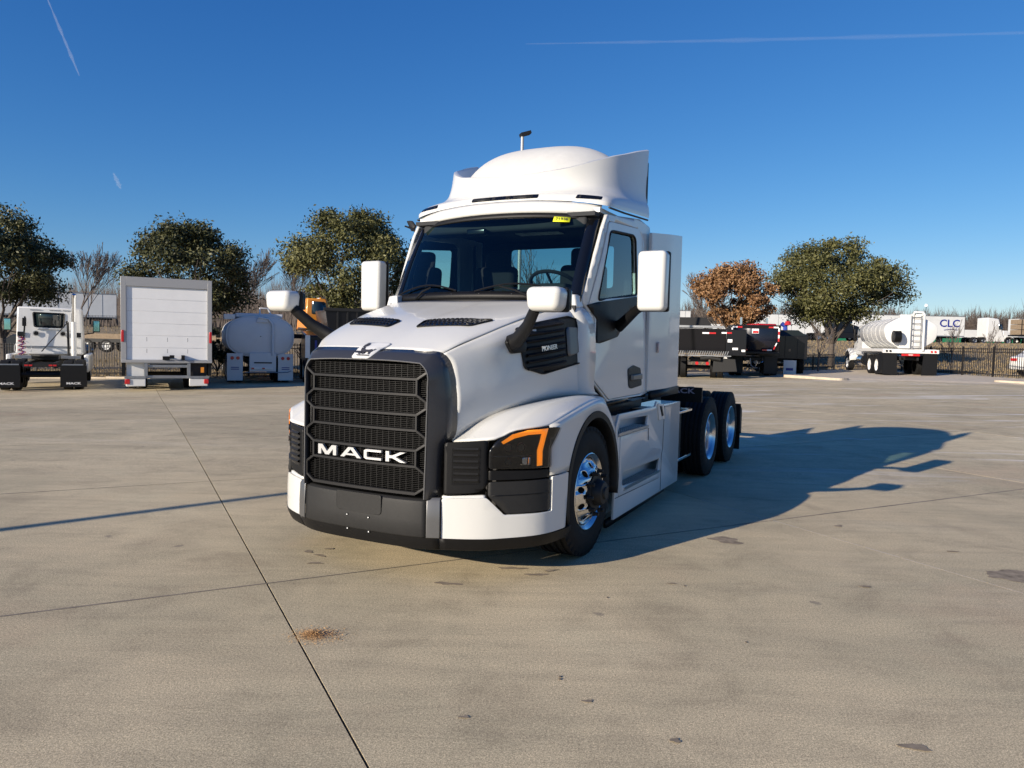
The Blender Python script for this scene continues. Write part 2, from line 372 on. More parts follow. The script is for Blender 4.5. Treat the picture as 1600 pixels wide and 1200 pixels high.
# concrete slabs: each its own piece, joints recessed
slabs = 0
for i in range(-9, 9):
    for j in range(-5, 10):
        a0 = A0+i*SA; b0 = B0+j*SB; g = .006
        ga = .006 if i != 1 else .004
        c = ab(a0+SA/2, b0+SB/2)
        if c.y > 40 or c.y < -9 or abs(c.x) > 34: continue
        def P(a, b): p = ab(a, b); return (p.x, p.y, hy(p.x, p.y))
        mb = MB(); N = 3 if c.y > 6 else 1
        aa = [a0+g+(SA-2*g)*k/N for k in range(N+1)]; gb = .009
        bb = [b0+gb+(SB-2*gb)*k/N for k in range(N+1)]
        mb.grid([[P(a, b) for a in aa] for b in bb])
        rim = [P(a, bb[0]) for a in aa]+[P(aa[-1], b) for b in bb[1:]]+[P(a, bb[-1]) for a in aa[::-1][1:]]+[P(aa[0], b) for b in bb[::-1][1:-1]]
        k = len(rim); mb.add(rim+[(p[0], p[1], p[2]-.013) for p in rim], [(q, (q+1) % k, (q+1) % k+k, q+k) for q in range(k)])
        mb.build('slab', 'concrete', ground); slabs += 1
# pale sealant line on the right-hand long joint
ps = MB()
for k in range(24):
    b = -2+k*.34 + .0; c = b+.33
    w = .004+.002*R.random()
    p = [ab(A0+SA-w, b), ab(A0+SA+w, b), ab(A0+SA+w, c), ab(A0+SA-w, c)]; ps.add([(*q, hy(*q)+.001) for q in p], [(0, 1, 2, 3)])
js = MB(); qj = random.Random(8)
for j in range(-2, 8):
    for k in range(150):
        a = -22+k*.3; b = B0+j*SB; w = max(.003, .006+.005*qj.random()+.004*math.sin(k*.21+j)); cc0 = ab(a, b)
        if cc0.y > 30 or cc0.y < .5: continue
        p = [ab(a, b-w), ab(a+.3, b-w), ab(a+.3, b+w), ab(a, b+w)]; js.add([(*q, hy(*q)+.0012) for q in p], [(0, 1, 2, 3)])
js.build('joint_dirt', 'jdirt', ground, kind='stuff')
ps.build('joint_filler', 'psealant', ground, kind='stuff')
# outer ground sheet: yard apron, bank and beyond to the horizon
def sheet(xs, ys, fn): return [[(x, y, fn(x, y)) for x in xs] for y in ys]
xs = [-900, -500, -300, -200, -140, -100, -80]+[-66+6*i for i in range(23)]+[80, 100, 140, 200, 300, 500, 900]
ys = [-300, -100, -40, -20]+[-8+4*i for i in range(12)]+[38+3*i for i in range(26)]+[130, 160, 200, 260, 350, 500, 800, 1500, 3000]
tb = MB().grid(sheet(xs, ys, lambda x, y: bank(x, y)-.02 if y > 36 else hy(x, y)-.07))
tb.build('ground', 'grass', sm=60, kind='structure')
# left verge behind the row and road surfaces
rb = MB().grid(sheet(xs, [86+4*i for i in range(9)]+[124], lambda x, y: bank(x, y)+.01)); rb.build('highway', 'asphalt', kind='structure')
# grass in front of the fences: raised verge strip with kerb
vg = MB().grid([[(x, y, hy(x, y)+.06) for x in [-40+2*i for i in range(18)]] for y in (32.9, 34, 36, 39, 42)])
vg.build('grass_verge', 'grass', kind='structure')
kb = MB()
for i in range(17): x = -40+2*i; kb.box(x, x+1.99, 32.68, 32.895, hy(x, 33)-.2, hy(x, 33)+.09)
kb.build('kerb', 'curb', kind='structure')
rv = MB()
front = [(11.6, 39.6), (13.3, 36.6), (15, 33.9), (20.3, 30.4), (23.5, 28)]; backp = [(13.6, 41.6), (16.5, 43.2), (21, 46), (23.2, 43), (23.6, 28.5)]
rows = [[(f[0]+(b[0]-f[0])*t, f[1]+(b[1]-f[1])*t) for f, b in zip(front, backp)] for t in (0, .04, .3, .6, 1)]
rv.grid([[(x, y, hy(x, y)+(.004 if i == 0 else .05)) for x, y in r] for i, r in enumerate(rows)])
rv.build('pavement', 'curb', kind='structure')
for k, (pl, lab) in enumerate([([(13.1, 36.0), (14.6, 32.9), (15.3, 33.4), (14.2, 36.4)], 'low pale concrete kerb island left of the white water truck'), ([(20.3, 31.3), (21.0, 30.0), (22.0, 30.4), (21.3, 31.9)], 'short pale concrete kerb block in front of the fence at the far right')]):
    p = rnd(pl, .3, 4); z = hy(*pl[0])
    link('kerb_island', MB().add([(x, y, z-.05) for x, y in p]+[(x, y, z+.13) for x, y in p], [tuple(range(len(p), 2*len(p)))]+[(i, (i+1) % len(p), (i+1) % len(p)+len(p), i+len(p)) for i in range(len(p))]).me('kerb_island'), 'curb', label=lab, category='kerb')
# ground marks near the lorry
def blob(name, cx, cy, rx, ry, seed, m, ang=0, z=.002, **kw):
    q = random.Random(seed); n = 26; ph = [q.uniform(0, 6.28) for _ in range(4)]; p = []
    for k in range(n):
        a = 2*math.pi*k/n; r = 1+.22*math.sin(2*a+ph[0])+.16*math.sin(3*a+ph[1])+.12*math.sin(5*a+ph[2])+.07*math.sin(9*a+ph[3])
        x, y = rx*r*math.cos(a), ry*r*math.sin(a); p.append((cx+x*math.cos(ang)-y*math.sin(ang), cy+x*math.sin(ang)+y*math.cos(ang)))
    v = [(x, y, hy(x, y)+z) for x, y in p]; return MB().add(v, [tuple(range(n))]).build(name, m, **kw)
def GP(u, v):   # ground point seen at photo pixel (layout helper for flat marks)
    a, b = u-800, v-600; a, b = a*math.cos(rl)+b*math.sin(rl), -a*math.sin(rl)+b*math.cos(rl)
    d = Vector((a/1155.4, math.cos(pt)-b/1155.4*math.sin(pt), -math.sin(pt)-b/1155.4*math.cos(pt))); z = 0
    for _ in range(40):
        t = (z-1.67)/d.z; P = d*t; z = z*.5+.5*hy(P.x, P.y)
    return P.x, P.y
q = random.Random(3)
for k, (u, v, w, h) in enumerate([(1134, 844, .14, .10), (1580, 900, .20, .13), (700, 912, .085, .03), (838, 898, .07, .03), (800, 888, .10, .03), (482, 862, .04, .03), (500, 868, .05, .02), (492, 880, .05, .025), (1430, 1168, .05, .03), (918, 1096, .022, .016), (1310, 822, .05, .03), (1488, 862, .04, .02), (1050, 912, .03, .012), (725, 1121, .02, .013), (1055, 1158, .025, .015), (1352, 917, .04, .02), (515, 858, .03, .02), (860, 892, .05, .02)]):
    blob('oil_stain', *GP(u, v), w, h, k+5, 'oil', q.uniform(-.4, .4), z=.0015+.0002*k, kind='stuff')

sp = MB(); cx, cy = GP(488, 994)
for k in range(3200):
    r_ = abs(q.gauss(0, .55)); a = q.uniform(0, 6.28); x = cx+r_*.15*math.cos(a)+r_*.03; y = cy+r_*.105*math.sin(a); z = .002+.022*max(0, 1-r_*1.0)*q.random(); e = q.uniform(.0025, .0075)
    t = [Vector((q.uniform(-1, 1), q.uniform(-1, 1), q.uniform(0, 1)))*e for _ in range(3)]
    sp.add([(x+w.x, y+w.y, z+w.z+.001) for w in t], [(0, 1, 2)])
sp.build('sawdust', 'grit', recalc=False, label='small orange-brown heap of sawdust on the long concrete joint', kind='stuff')
pb = MB()
for (u, v) in [(875, 1058), (1070, 916), (1166, 1004), (949, 934), (875, 1062)]: x, y = GP(u, v); pb.lathe([(0, .006), (.003, .008), (.006, .004), (.007, .0005)], 6, (x, y, .001), 'z')
pb.build('pebble', 'bark', label='few small dark pebbles lying on the concrete in front', kind='stuff')

def place(x, y, dz=0): return (x, y, hy(x, y)+dz)
# ------------------------------------------------------------------ fences
PK = MB().box(-.011, .011, -.011, .011, 0, 1).me('picket'); PO = MB().box(-.035, .035, -.035, .035, 0, 1).me('fence_post')
def fence(pts, h, label, sp=.115, base=None, posts=2.4, group=None):
    base = base or (lambda x, y: hy(x, y)+.04)
    root = empty('fence', label, 'fence', group, loc=(pts[0][0], pts[0][1], 0)); ox, oy = pts[0]
    for (x0, y0), (x1, y1) in zip(pts, pts[1:]):
        L = math.hypot(x1-x0, y1-y0); d = ((x1-x0)/L, (y1-y0)/L); n = int(L/sp); a = math.atan2(d[1], d[0])
        for k in range(n):
            x, y = x0+d[0]*k*sp, y0+d[1]*k*sp; o = link('picket', PK, None, root); o.location = (x-ox, y-oy, base(x, y)+.05); o.scale = (1, 1, h-.05); o.rotation_euler = (0, 0, a)
        m = max(1, round(L/posts))
        for k in range(m+1):
            x, y = x0+d[0]*L*k/m, y0+d[1]*L*k/m; o = link('fence_post', PO, None, root); o.location = (x-ox, y-oy, base(x, y)-.1); o.scale = (1, 1, h+.16); o.rotation_euler = (0, 0, a)
        for hh in (.14, h-.22, h-.06):
            mb = MB()
            for k in range(m):
                xa, ya, xb, yb = x0+d[0]*L*k/m, y0+d[1]*L*k/m, x0+d[0]*L*(k+1)/m, y0+d[1]*L*(k+1)/m
                mb.tube([(xa-ox, ya-oy, base(xa, ya)+hh), (xb-ox, yb-oy, base(xb, yb)+hh)], .019, 4)
            mb.build('rail', 'fence', root)
    return root
PK.materials.append(M['fence']); PO.materials.append(M['fence'])
fence([(-26.5, 33.5), (-7.4, 34.3)], 1.5, 'black picket fence behind the parked row at the left', base=lambda x, y: hy(x, y)+.06)
fence([(14.2, 41.6), (20.6, 47.4)], .95, 'low black picket fence left of the white water truck', sp=.14, posts=3)
fence([(21.9, 47.6), (23.1, 38), (23.9, 29.5), (26, 24)], 1.42, 'black picket fence behind and right of the white water truck', sp=.13)

# ------------------------------------------------------------------ trees
def rtube(mb, p0, p1, r0, r1, n=6, bend=.06, rnd_=R):
    P = [Vector(p0)]; 
    for k in range(1, 5):
        t = k/4; P.append(Vector(p0).lerp(Vector(p1), t)+Vector((rnd_.uniform(-1, 1), rnd_.uniform(-1, 1), 0))*bend*(Vector(p1)-Vector(p0)).length*(1 if k < 4 else 0))
    mb.tube(P, [r0+(r1-r0)*k/4 for k in range(5)], n); return P
def leafy(name, label, cat, x, y, zb, w, d, z0, z1, m, seed, nl=9000, ls=.16, trunk=.18, lean=0, group=None, lump=60, fork=True):
    q = random.Random(seed); root = empty(name, label, cat, group, loc=(x, y, zb)); zc0 = z0-zb; zc1 = z1-zb
    tb = MB(); top = Vector((lean, 0, zc0*.95)); 
    rtube(tb, (0, 0, -.2), top*.55, trunk, trunk*.8, 8, .03, q)
    limbs = []
    for k in range(7):
        a = 2*math.pi*k/7+q.uniform(-.3, .3); e = Vector((lean+math.cos(a)*w*.33, math.sin(a)*d*.33, zc0+(zc1-zc0)*q.uniform(.2, .6)))
        P = rtube(tb, top*.53, e, trunk*.55, .03, 6, .05, q)
        for j in range(3):
            e2 = e+Vector((math.cos(a+q.uniform(-1, 1))*w*.15, math.sin(a+q.uniform(-1, 1))*d*.15, q.uniform(.1, .5))); rtube(tb, P[2+j % 3], e2, .03, .01, 4, .05, q)
    tb.build('trunk', 'bark', root, sm=60)
    # crown: leaf clumps on lobes through the volume
    lob = []
    for k in range(lump):
        while True:
            p = Vector((q.uniform(-1, 1), q.uniform(-1, 1), q.uniform(-1, 1)))
            if .25 < p.length < 1 : break
        p = p.normalized()*p.length**.45
        zz = (p.z*.5+.5); widen = 1-.30*max(0, zz-.35)/.65-.30*max(0, .25-zz)/.25
        c = Vector((lean+p.x*w*.5*widen*q.uniform(.82, 1.04), p.y*d*.5*widen, zc0+(zc1-zc0)*(zz*.93+.03)))
        lob.append((c, q.uniform(.07, .19)*w*(.6 if q.random() < .45 else 1), q.uniform(-.15, .15)))
    N = nl; v = np.zeros((N*4, 3)); tone = np.zeros(N)
    rs = np.random.RandomState(seed); i = 0
    wts = np.array([l[1]**2 for l in lob]); wts /= wts.sum(); pick = rs.choice(len(lob), N, p=wts)
    cen = np.array([list(lob[k][0]) for k in pick]); rr = np.array([lob[k][1] for k in pick]); tn = np.array([lob[k][2] for k in pick])
    dirs = rs.normal(size=(N, 3)); dirs /= np.linalg.norm(dirs, axis=1)[:, None]; rad_ = rs.uniform(0, 1, N)**.5*(1+.16*rs.normal(size=N)); 
    pos = cen+dirs*(rr*rad_)[:, None]*np.array([1, 1, .72])
    nrm = dirs*.6+rs.normal(size=(N, 3))*.8+np.array([0, 0, .25]); nrm /= np.linalg.norm(nrm, axis=1)[:, None]
    t = np.cross(nrm, rs.normal(size=(N, 3))); t /= np.linalg.norm(t, axis=1)[:, None]; b = np.cross(nrm, t)
    sz = ls*rs.uniform(.55, 1.25, N)[:, None]
    v[0::4] = pos-t*sz; v[1::4] = pos-b*sz*.45; v[2::4] = pos+t*sz; v[3::4] = pos+b*sz*.45
    me = bpy.data.meshes.new('crown'); me.vertices.add(N*4); me.vertices.foreach_set('co', v.ravel())
    me.loops.add(N*4); me.loops.foreach_set('vertex_index', np.arange(N*4)); me.polygons.add(N); me.polygons.foreach_set('loop_start', np.arange(0, N*4, 4)); me.polygons.foreach_set('loop_total', np.full(N, 4))
    me.update(calc_edges=True); at = me.attributes.new('tone', 'FLOAT', 'FACE'); at.data.foreach_set('value', np.clip(.45+tn+rs.normal(size=N)*.22, 0, 1))
    link('crown', me, m, root); return root
def bare(mb, x, y, z, h, q, r=.09, depth=5, spread=.55, minr=.012, up=.25):
    def br(p, d, L, r, k):
        e = p+d*L; mid = p.lerp(e, .5)+Vector((q.uniform(-1, 1), q.uniform(-1, 1), 0))*L*.05
        mb.tube([p, mid, e], [r, r*.85, max(minr, r*.65)], 3 if k > 1 else 5, cap=False)
        if k >= depth: return
        for j in range(3 if k > 0 else 4):
            nd = (d+Vector((q.uniform(-1, 1), q.uniform(-1, 1), q.uniform(-.3, .6)))*spread*(1.1 if j else .45)).normalized(); nd.z += up*.3; nd.normalize()
            br(e if j != 1 else mid, nd, L*q.uniform(.6, .85), max(minr, r*.6), k+1)
    br(Vector((x, y, z)), Vector((q.uniform(-.1, .1), 0, 1)).normalized(), h*.3, r, 0)
leafy('oak_tree', 'dark green oak at the left edge behind the tractor unit', 'tree', -24.9, 36.2, -.45, 6.3, 6.0, 2.9, 7.2, 'oakd', 11, 36000, .09, .17, lean=-.1, lump=70)
leafy('oak_tree', 'dark green oak rising behind the white box truck', 'tree', -15.7, 36, -.3, 6.4, 5.8, 2.6, 7.0, 'oakd', 12, 34000, .09, .16, lump=66)
leafy('oak_tree', 'tall olive green oak above the yellow truck left of the cab', 'tree', -8.2, 37, -.15, 6.3, 6, 2.9, 8.2, 'oak', 23, 36000, .09, .16, lump=68)
leafy('oak_tree', 'broad olive green oak behind the white water truck', 'tree', 21.3, 49.5, .45, 8.6, 7.6, 3.5, 8.9, 'oak', 14, 46000, .10, .2, lump=70)
leafy('oak_tree', 'rust brown leaved tree above the black dump trucks', 'tree', 14.15, 47.5, .35, 5.3, 4.8, 2.9, 7.2, 'rust', 15, 22000, .11, .13, lump=56)
leafy('shrub', 'leafy green shrub on the fence between the box truck and the tank truck', 'shrub', -13.3, 33.3, -.2, 1.8, 1.0, .25, 2.2, 'oakd', 16, 2600, .09, .04, lump=16)
leafy('shrub', 'leafy green shrub right of the white tank truck', 'shrub', -9.0, 33.2, -.15, 1.6, 1.0, .1, 2.3, 'oakd', 17, 2600, .09, .04, lump=16)
# bare trees and the far wood
q = random.Random(5)
for (x, y, h, lab) in [(-38.5, 66, 9.6, 'bare winter tree between the two left oaks'), (-24.5, 64, 8.2, 'bare spreading tree right of the oak behind the box truck'), (-20.0, 66, 8.4, 'bare thin tree behind the white tank truck'), (15.5, 60, 6.6, 'bare bushy tree left of the rust brown tree'), (.75, 31, 5.9, 'bare tree seen through the rear window of the big white tractor')]:
    mb = MB(); bare(mb, 0, 0, 0, h, q, .11, 6 if y > 50 else 5, .55, .016 if y > 50 else .008); mb.build('bare_tree', 'twig', recalc=False, label=lab, category='tree').location = (x, y, bank(x, y))
mb = MB(); bare(mb, 0, 0, 0, 3.4, q, .06, 4, .6, .012); o = mb.build('sapling', 'twig', recalc=False, label='pale bare sapling standing by the kerb left of the water truck', category='tree'); o.location = place(17.6, 42.6)
for k, (x, y, h, l) in enumerate([(23.6, 39.8, 3.0, 'leaning bare sapling just right of the white water truck'), (24.6, 38.2, 2.8, 'thin bare sapling behind the fence at the right'), (15.4, 43, 2.2, 'small leaning bare sapling beside the black service truck')]):
    mb = MB(); bare(mb, 0, 0, 0, h, q, .03, 4, .5, .008); o = mb.build('sapling', 'twig', recalc=False, label=l, category='tree'); o.location = place(x, y)
wood = MB(); q = random.Random(9)
def twiggy(mb, x, y, z, h, w):
    mb.tube([(x, y, z), (x+q.uniform(-.3, .3), y, z+h*.6)], [.16, .08], 3, cap=False)
    for k in range(60 if y < 185 else 95):
        a = q.uniform(-1, 1); zz = z+h*q.uniform(.05, .6); L = h*q.uniform(.15, .42); ex = x+a*w*.5*q.uniform(.6, 1); ez = min(z+h*(1-.25*a*a)*q.uniform(.93, 1.0), zz+L)
        sx = x+a*w*.25; yy = y+q.uniform(-1, 1)*w*.3
        b = .045 if y < 185 else .085; mb.add([(sx-b, yy, zz), (sx+b, yy, zz), (ex, yy, ez)], [(0, 1, 2)])
        for j in range(2):
            t = q.uniform(.2, .8); mx, mz = sx+(ex-sx)*t, zz+(ez-zz)*t; mb.add([(mx-b*.6, yy, mz), (mx+b*.6, yy, mz), (mx+q.uniform(-1, 1)*w*.2, yy, mz+L*q.uniform(.2, .6))], [(0, 1, 2)])
for row in range(6):
    for i in range(64):
        y = 135+row*9+q.uniform(-3, 3); x = -118+i*2.5+q.uniform(-1, 1)
        if x > 34: continue
        twiggy(wood, x, y, 2.0, (12.5 if x < -22 else 9.5)*q.uniform(.66, 1.1), 5)
    for i in range(64):
        y = 190+row*12+q.uniform(-4, 4); x = 8+i*3.1+q.uniform(-1, 1); twiggy(wood, x, y, 2.5, 12.5*q.uniform(.72, 1.1), 6)
wood.build('distant_wood', 'twig', recalc=False, kind='stuff', label='brown leafless wood along the far side of the highway')
# undergrowth hedge in front of the wood at left, ragged
hb = MB()
for i in range(5200):
    x = q.uniform(-118, 20); y = q.uniform(120, 132); h = q.uniform(1.5, 7.0); b = .10
    hb.add([(x-b, y, 2.2), (x+b, y, 2.2), (x+q.uniform(-.9, .9), y, 2.2+h)], [(0, 1, 2)])
hb.build('undergrowth', 'twig', recalc=False, kind='stuff', label='brown leafless scrub below the far wood')
# tufts of dry grass on the banks and verge
gb = MB(); q = random.Random(2)
def tuft(x, y, z, s):
    for j in range(3):
        a = q.uniform(0, 6.28); b = s*.12; dx, dy = math.cos(a)*b, math.sin(a)*b; gb.add([(x-dx, y-dy, z), (x+dx, y+dy, z), (x+q.uniform(-.5, .5)*s, y+q.uniform(-.5, .5)*s, z+s)], [(0, 1, 2)])
for i in range(9000):
    x = q.uniform(-30, -6); y = q.uniform(33.1, 41.5); tuft(x, y, hy(x, y)+.05, q.uniform(.04, .13))
for i in range(15000):
    x = q.uniform(8, 60); y = q.uniform(44, 80)
    tuft(x, y, bank(x, y)-.02, q.uniform(.06, .22))
for i in range(6000):
    x = q.uniform(23.6, 34); y = q.uniform(24, 46); tuft(x, y, hy(x, y)-.07, q.uniform(.06, .2))
for i in range(7000):
    x = q.uniform(-70, -5); y = q.uniform(43, 84); tuft(x, y, bank(x, y)-.02, q.uniform(.08, .25))
gb.build('grass_tufts', 'blade', recalc=False, kind='stuff', label='dry straw coloured grass on verge and bank')
# ------------------------------------------------------------------ main tractor (local: x = its left side, y = rearwards)
T = empty('semi_truck', 'big white day cab tractor with black hexagon grille parked in the foreground', 'semi truck', loc=(-.54, 6.103, 0), rz=-rad(27.19))
def both(fn):
    for s in (1, -1): fn(s)
def mir(pts, s): return [(p[0]*s, p[1], p[2]) for p in pts]
# --- hood -----------------------------------------------------------------
def rail(p, n=25): return cr(p, n)
h_c = rail([(0, -.985, 1.60), (0, -.80, 1.69), (0, -.62, 1.765), (0, -.40, 1.84), (0, -.1, 1.915), (0, .36, 2.02)])
h_v = rail([(.10, -.985, 1.60), (.10, -.80, 1.689), (.10, -.62, 1.764), (.11, -.40, 1.840), (.12, -.1, 1.915), (.14, .36, 2.02)])
h_r = rail([(.24, -.983, 1.60), (.225, -.80, 1.693), (.21, -.62, 1.772), (.21, -.40, 1.849), (.22, -.1, 1.921), (.25, .365, 2.022)])
h_m = rail([(.44, -.985, 1.597), (.46, -.80, 1.69), (.48, -.62, 1.765), (.50, -.40, 1.84), (.52, -.1, 1.915), (.56, .38, 2.022)])
h_k = rail([(.50, -.962, 1.594), (.59, -.82, 1.66), (.635, -.60, 1.745), (.68, -.38, 1.812), (.74, -.1, 1.89), (.80, .42, 2.017)])
h_e = rail([(.556, -.935, 1.587), (.615, -.81, 1.645), (.69, -.57, 1.73), (.735, -.36, 1.795), (.80, -.02, 1.885), (.90, .46, 2.00)])
h_s = rail([(.603, -.903, 1.525), (.68, -.74, 1.59), (.76, -.56, 1.65), (.82, -.3, 1.735), (.89, 0, 1.83), (.975, .62, 1.93)])
h_a = rail([(.63, -.888, 1.40), (.70, -.73, 1.45), (.79, -.5, 1.50), (.86, -.25, 1.58), (.93, .05, 1.66), (1.0, .66, 1.75)])
h_b = rail([(.648, -.884, 1.22), (.71, -.73, 1.28), (.80, -.5, 1.34), (.87, -.25, 1.40), (.945, .05, 1.46), (1.01, .68, 1.50)])
FA = [(.625, -.905, .985), (.655, -.82, 1.035), (.71, -.70, 1.105), (.785, -.53, 1.17), (.845, -.32, 1.205), (.895, -.05, 1.23), (.955, .27, 1.245), (1.03, .70, 1.235)]
h_f = rail(FA)
hb_ = MB()
rails = [h_c, h_v, h_r, h_m, h_k, h_e]
top = [rails[0]]
def weave(a, b, n):  # in-between rails
    return [[a[i].lerp(b[i], k/n) for i in range(len(a))] for k in range(1, n)]
full = []
seq = [h_c, h_v, h_r, h_m, h_k, h_e]
cols = [cr([r[i] for r in seq], 16) for i in range(25)]
topg = [[Vector((-p.x, p.y, p.z)) for p in c[::-1]]+c[1:] for c in cols]
hood = MB().grid(topg).build('hood', 'white', T, sm=60, solid=.012)
seqs = [h_e, h_s, h_a, h_b, h_f]
def hood_side(s):
    cols = [cr([r[i]+Vector((.002, 0, -.006)) if j == 0 else r[i] for j, r in enumerate(seqs)], 18) for i in range(25)]
    MB().grid([mir(c, s) for c in cols]).build('hood_side', 'white', T, sm=60, solid=.01)
both(hood_side)
from mathutils.bvhtree import BVHTree
def bvh_of(grids):
    m = MB(); [m.grid(g) for g in grids]; return BVHTree.FromPolygons(m.v, m.f)
bv_top = bvh_of([topg]); side_cols = [cr([r[i] for r in seqs], 18) for i in range(25)]; bv_side = bvh_of([side_cols])
def ztop(x, y):
    h = bv_top.ray_cast(Vector((x, y, 5)), Vector((0, 0, -1)))[0]; return h.z if h else 1.8
def xside(y, z):
    h = bv_side.ray_cast(Vector((3, y, z)), Vector((-1, 0, 0)))[0]; return h.x if h else None
_lx = [1.0]
def xs_(y, z):
    y = min(max(y, -.8), .60)
    for k in range(60):
        v = xside(y, z)
        if v is not None: return v
        z -= .01
    return 1.0
# hood scoops
def scoop(s):
    poly = rnd([(.13, -.645), (.11, -.50), (.64, -.375), (.55, -.575)], .03)
    f = lambda a, b, d: (a*s, b, ztop(a, b)+.003+d)
    o = plate('hood_vent', 'gblack', T, poly, (), f, 0, 2)
    rim = MB(); P = [Vector(f(a, b, .004)) for a, b in poly]; rim.tube(P+[P[0], P[1]], .006, 6, cap=False); rim.build('rim', 'black', o, sm=60)
    hc = MB()
    for r_ in range(4):
        for c_ in range(13):
            x = .16+c_*.036+(r_ % 2)*.018; y = -.60+r_*.042+(x-.15)*.17
            if y > -.50+(x-.12)*.2 or x > .575+(y+.5)*.5 or y < -.63+(x-.13)*.15: continue
            hx = [f(x+.017*math.cos(k*math.pi/3), y+.024*math.sin(k*math.pi/3), .006) for k in range(7)]; hc.tube(hx, .0028, 4, cap=False)
    hc.build('honeycomb', 'bar', o, kind='stuff')
both(scoop)
# emblem panel: white tab reaching down over the grey surround with a small black emblem print
tab = rnd([(-.10, 1.64), (.12, 1.64), (.06, 1.535), (-.095, 1.535)], .02)
def ftab(a, b, d):
    y = -1.100+(b-1.535)*1.34 if b < 1.602 else -.996+(b-1.602)*2.3
    return (a, y-.007-d, b+.003+d)
emb = plate('emblem_panel', 'white2', T, tab, (), ftab, .01, 1)
em = MB()
# small black standing-dog badge: head, collar, chest, back, legs and tail, with the flat plinth it stands on
for poly in ([(-.080, 1.618), (-.074, 1.630), (-.062, 1.634), (-.050, 1.630), (-.044, 1.618), (-.050, 1.606), (-.062, 1.602), (-.076, 1.606)],
             [(-.060, 1.600), (-.042, 1.604), (-.030, 1.592), (-.012, 1.588), (.012, 1.588), (.034, 1.592), (.046, 1.588), (.050, 1.578), (.040, 1.572), (.010, 1.572), (-.022, 1.570), (-.046, 1.576), (-.058, 1.588)],
             [(-.052, 1.574), (-.036, 1.572), (-.040, 1.556), (-.054, 1.556)], [(-.022, 1.570), (-.008, 1.571), (-.012, 1.557), (-.026, 1.557)],
             [(.022, 1.573), (.040, 1.573), (.042, 1.558), (.028, 1.558)], [(.048, 1.588), (.066, 1.596), (.068, 1.592), (.052, 1.580)],
             [(-.060, 1.553), (.050, 1.553), (.046, 1.547), (-.056, 1.547)]):
    em.add([Vector(ftab(a, b, .004)) for a, b in poly], [tuple(range(len(poly)))])
em.build('emblem', 'ink', emb, recalc=False)
# --- grey surround -----------------------------------------------------------------
outc = [(0, -.99, 1.602), (.28, -.985, 1.602), (.49, -.965, 1.597), (.555, -.935, 1.584), (.60, -.905, 1.53), (.624, -.892, 1.44), (.64, -.886, 1.32), (.648, -.885, 1.2), (.65, -.886, 1.09), (.638, -.892, 1.02), (.605, -.92, .965), (.592, -.94, .85), (.585, -.95, .60)]
inc = [(0, -1.092, 1.525), (.25, -1.087, 1.522), (.44, -1.077, 1.512), (.485, -1.073, 1.502), (.53, -1.067, 1.44), (.532, -1.067, 1.34), (.532, -1.068, 1.25), (.531, -1.069, 1.15), (.530, -1.07, 1.07), (.530, -1.071, 1.0), (.529, -1.072, .93), (.528, -1.074, .82), (.525, -1.078, .60)]
def surround(s):
    rws = []
    for a, b in zip(outc, inc):
        a = Vector(a); b = Vector(b); m1 = a.lerp(b, .45)+Vector((.012*min(1, b.x/.5), -.014, .010*max(0, (b.z-1.45)/.08))); m2 = a.lerp(b, .82)+Vector((.012*min(1, b.x/.5), -.010, .006*max(0, (b.z-1.45)/.08))); bi = b+Vector((-.006, .03, -.004)); 
        rws.append([a, m1, m2, b+Vector((.006*min(1, b.x/.5), -.010, .003)), b, bi])
    dense = []
    cols_ = list(zip(*rws)); cc = [cr(list(c), 40) for c in cols_]
    MB().grid([[ (p[0]*s, p[1], p[2]) for p in col] for col in cc]).build('grille_surround', 'dgrey', T, sm=50, solid=.006, off=1 if s < 0 else -1)
both(surround)
def inrim(s):
    c1 = cr([(x, y-.014, z+.004) for x, y, z in inc], 40); MB().tube([(p.x*s, p.y, p.z) for p in c1], .0045, 5, cap=False).build('rim', 'edge', T, sm=60)  # lighter grey strip paints the sun's glint along the inner bevel
both(inrim)
# --- grille ------------------------------------------------------------------
def gy(x): return -1.108+.11*x*x
bk = MB(); bk.grid([[(x, gy(x)+.045, z) for z in (.58, 1.505)] for x in [-.515+.0515*k for k in range(21)]]); G_ = bk.build('grille', 'void', T, sm=60, solid=.005)
ZB = [1.515, 1.405, 1.30, 1.165, 1.06, .925, .815, .632]
gb_ = MB()
def bar(pts, w=.0105, dep=.018):
    # rectangular section bar along pts in the grille surface (x, z)
    pts2 = []
    for (x0, z0), (x1, z1) in zip(pts, pts[1:]):
        n_ = max(1, int(abs(x1-x0)/.06)); pts2 += [(x0+(x1-x0)*k/n_, z0+(z1-z0)*k/n_) for k in range(n_)]
    pts2.append(pts[-1]); V = [Vector((x, z)) for x, z in pts2]; v = []
    for i, p in enumerate(V):
        a = (V[i]-V[i-1]).normalized() if i else (V[1]-V[0]).normalized(); b = (V[i+1]-V[i]).normalized() if i < len(V)-1 else a
        t = (a+b).normalized(); n_ = Vector((-t.y, t.x))*w/max(.5, t.dot(b))
        y = gy(p.x)
        v += [(p.x+n_.x, y+dep, p.y+n_.y), (p.x+n_.x*.75, y, p.y+n_.y*.75), (p.x-n_.x*.75, y, p.y-n_.y*.75), (p.x-n_.x, y+dep, p.y-n_.y)]
    f = []
    for i in range(len(V)-1): f += [(i*4+k, i*4+k+1, i*4+k+5, i*4+k+4) for k in range(3)]
    f += [(0, 1, 2, 3), tuple((len(V)-1)*4+k for k in (3, 2, 1, 0))]
    return MB().add(v, f)
B_, E_ = .447, .517
wide = [(0, 1), (2, 3), (4, 5), (6, 7)]; narrow = [(1, 2), (3, 4), (5, 6)]
for k in range(1, 7): bar([(-B_, ZB[k]), (B_, ZB[k])]).build('bar', 'bar', G_)
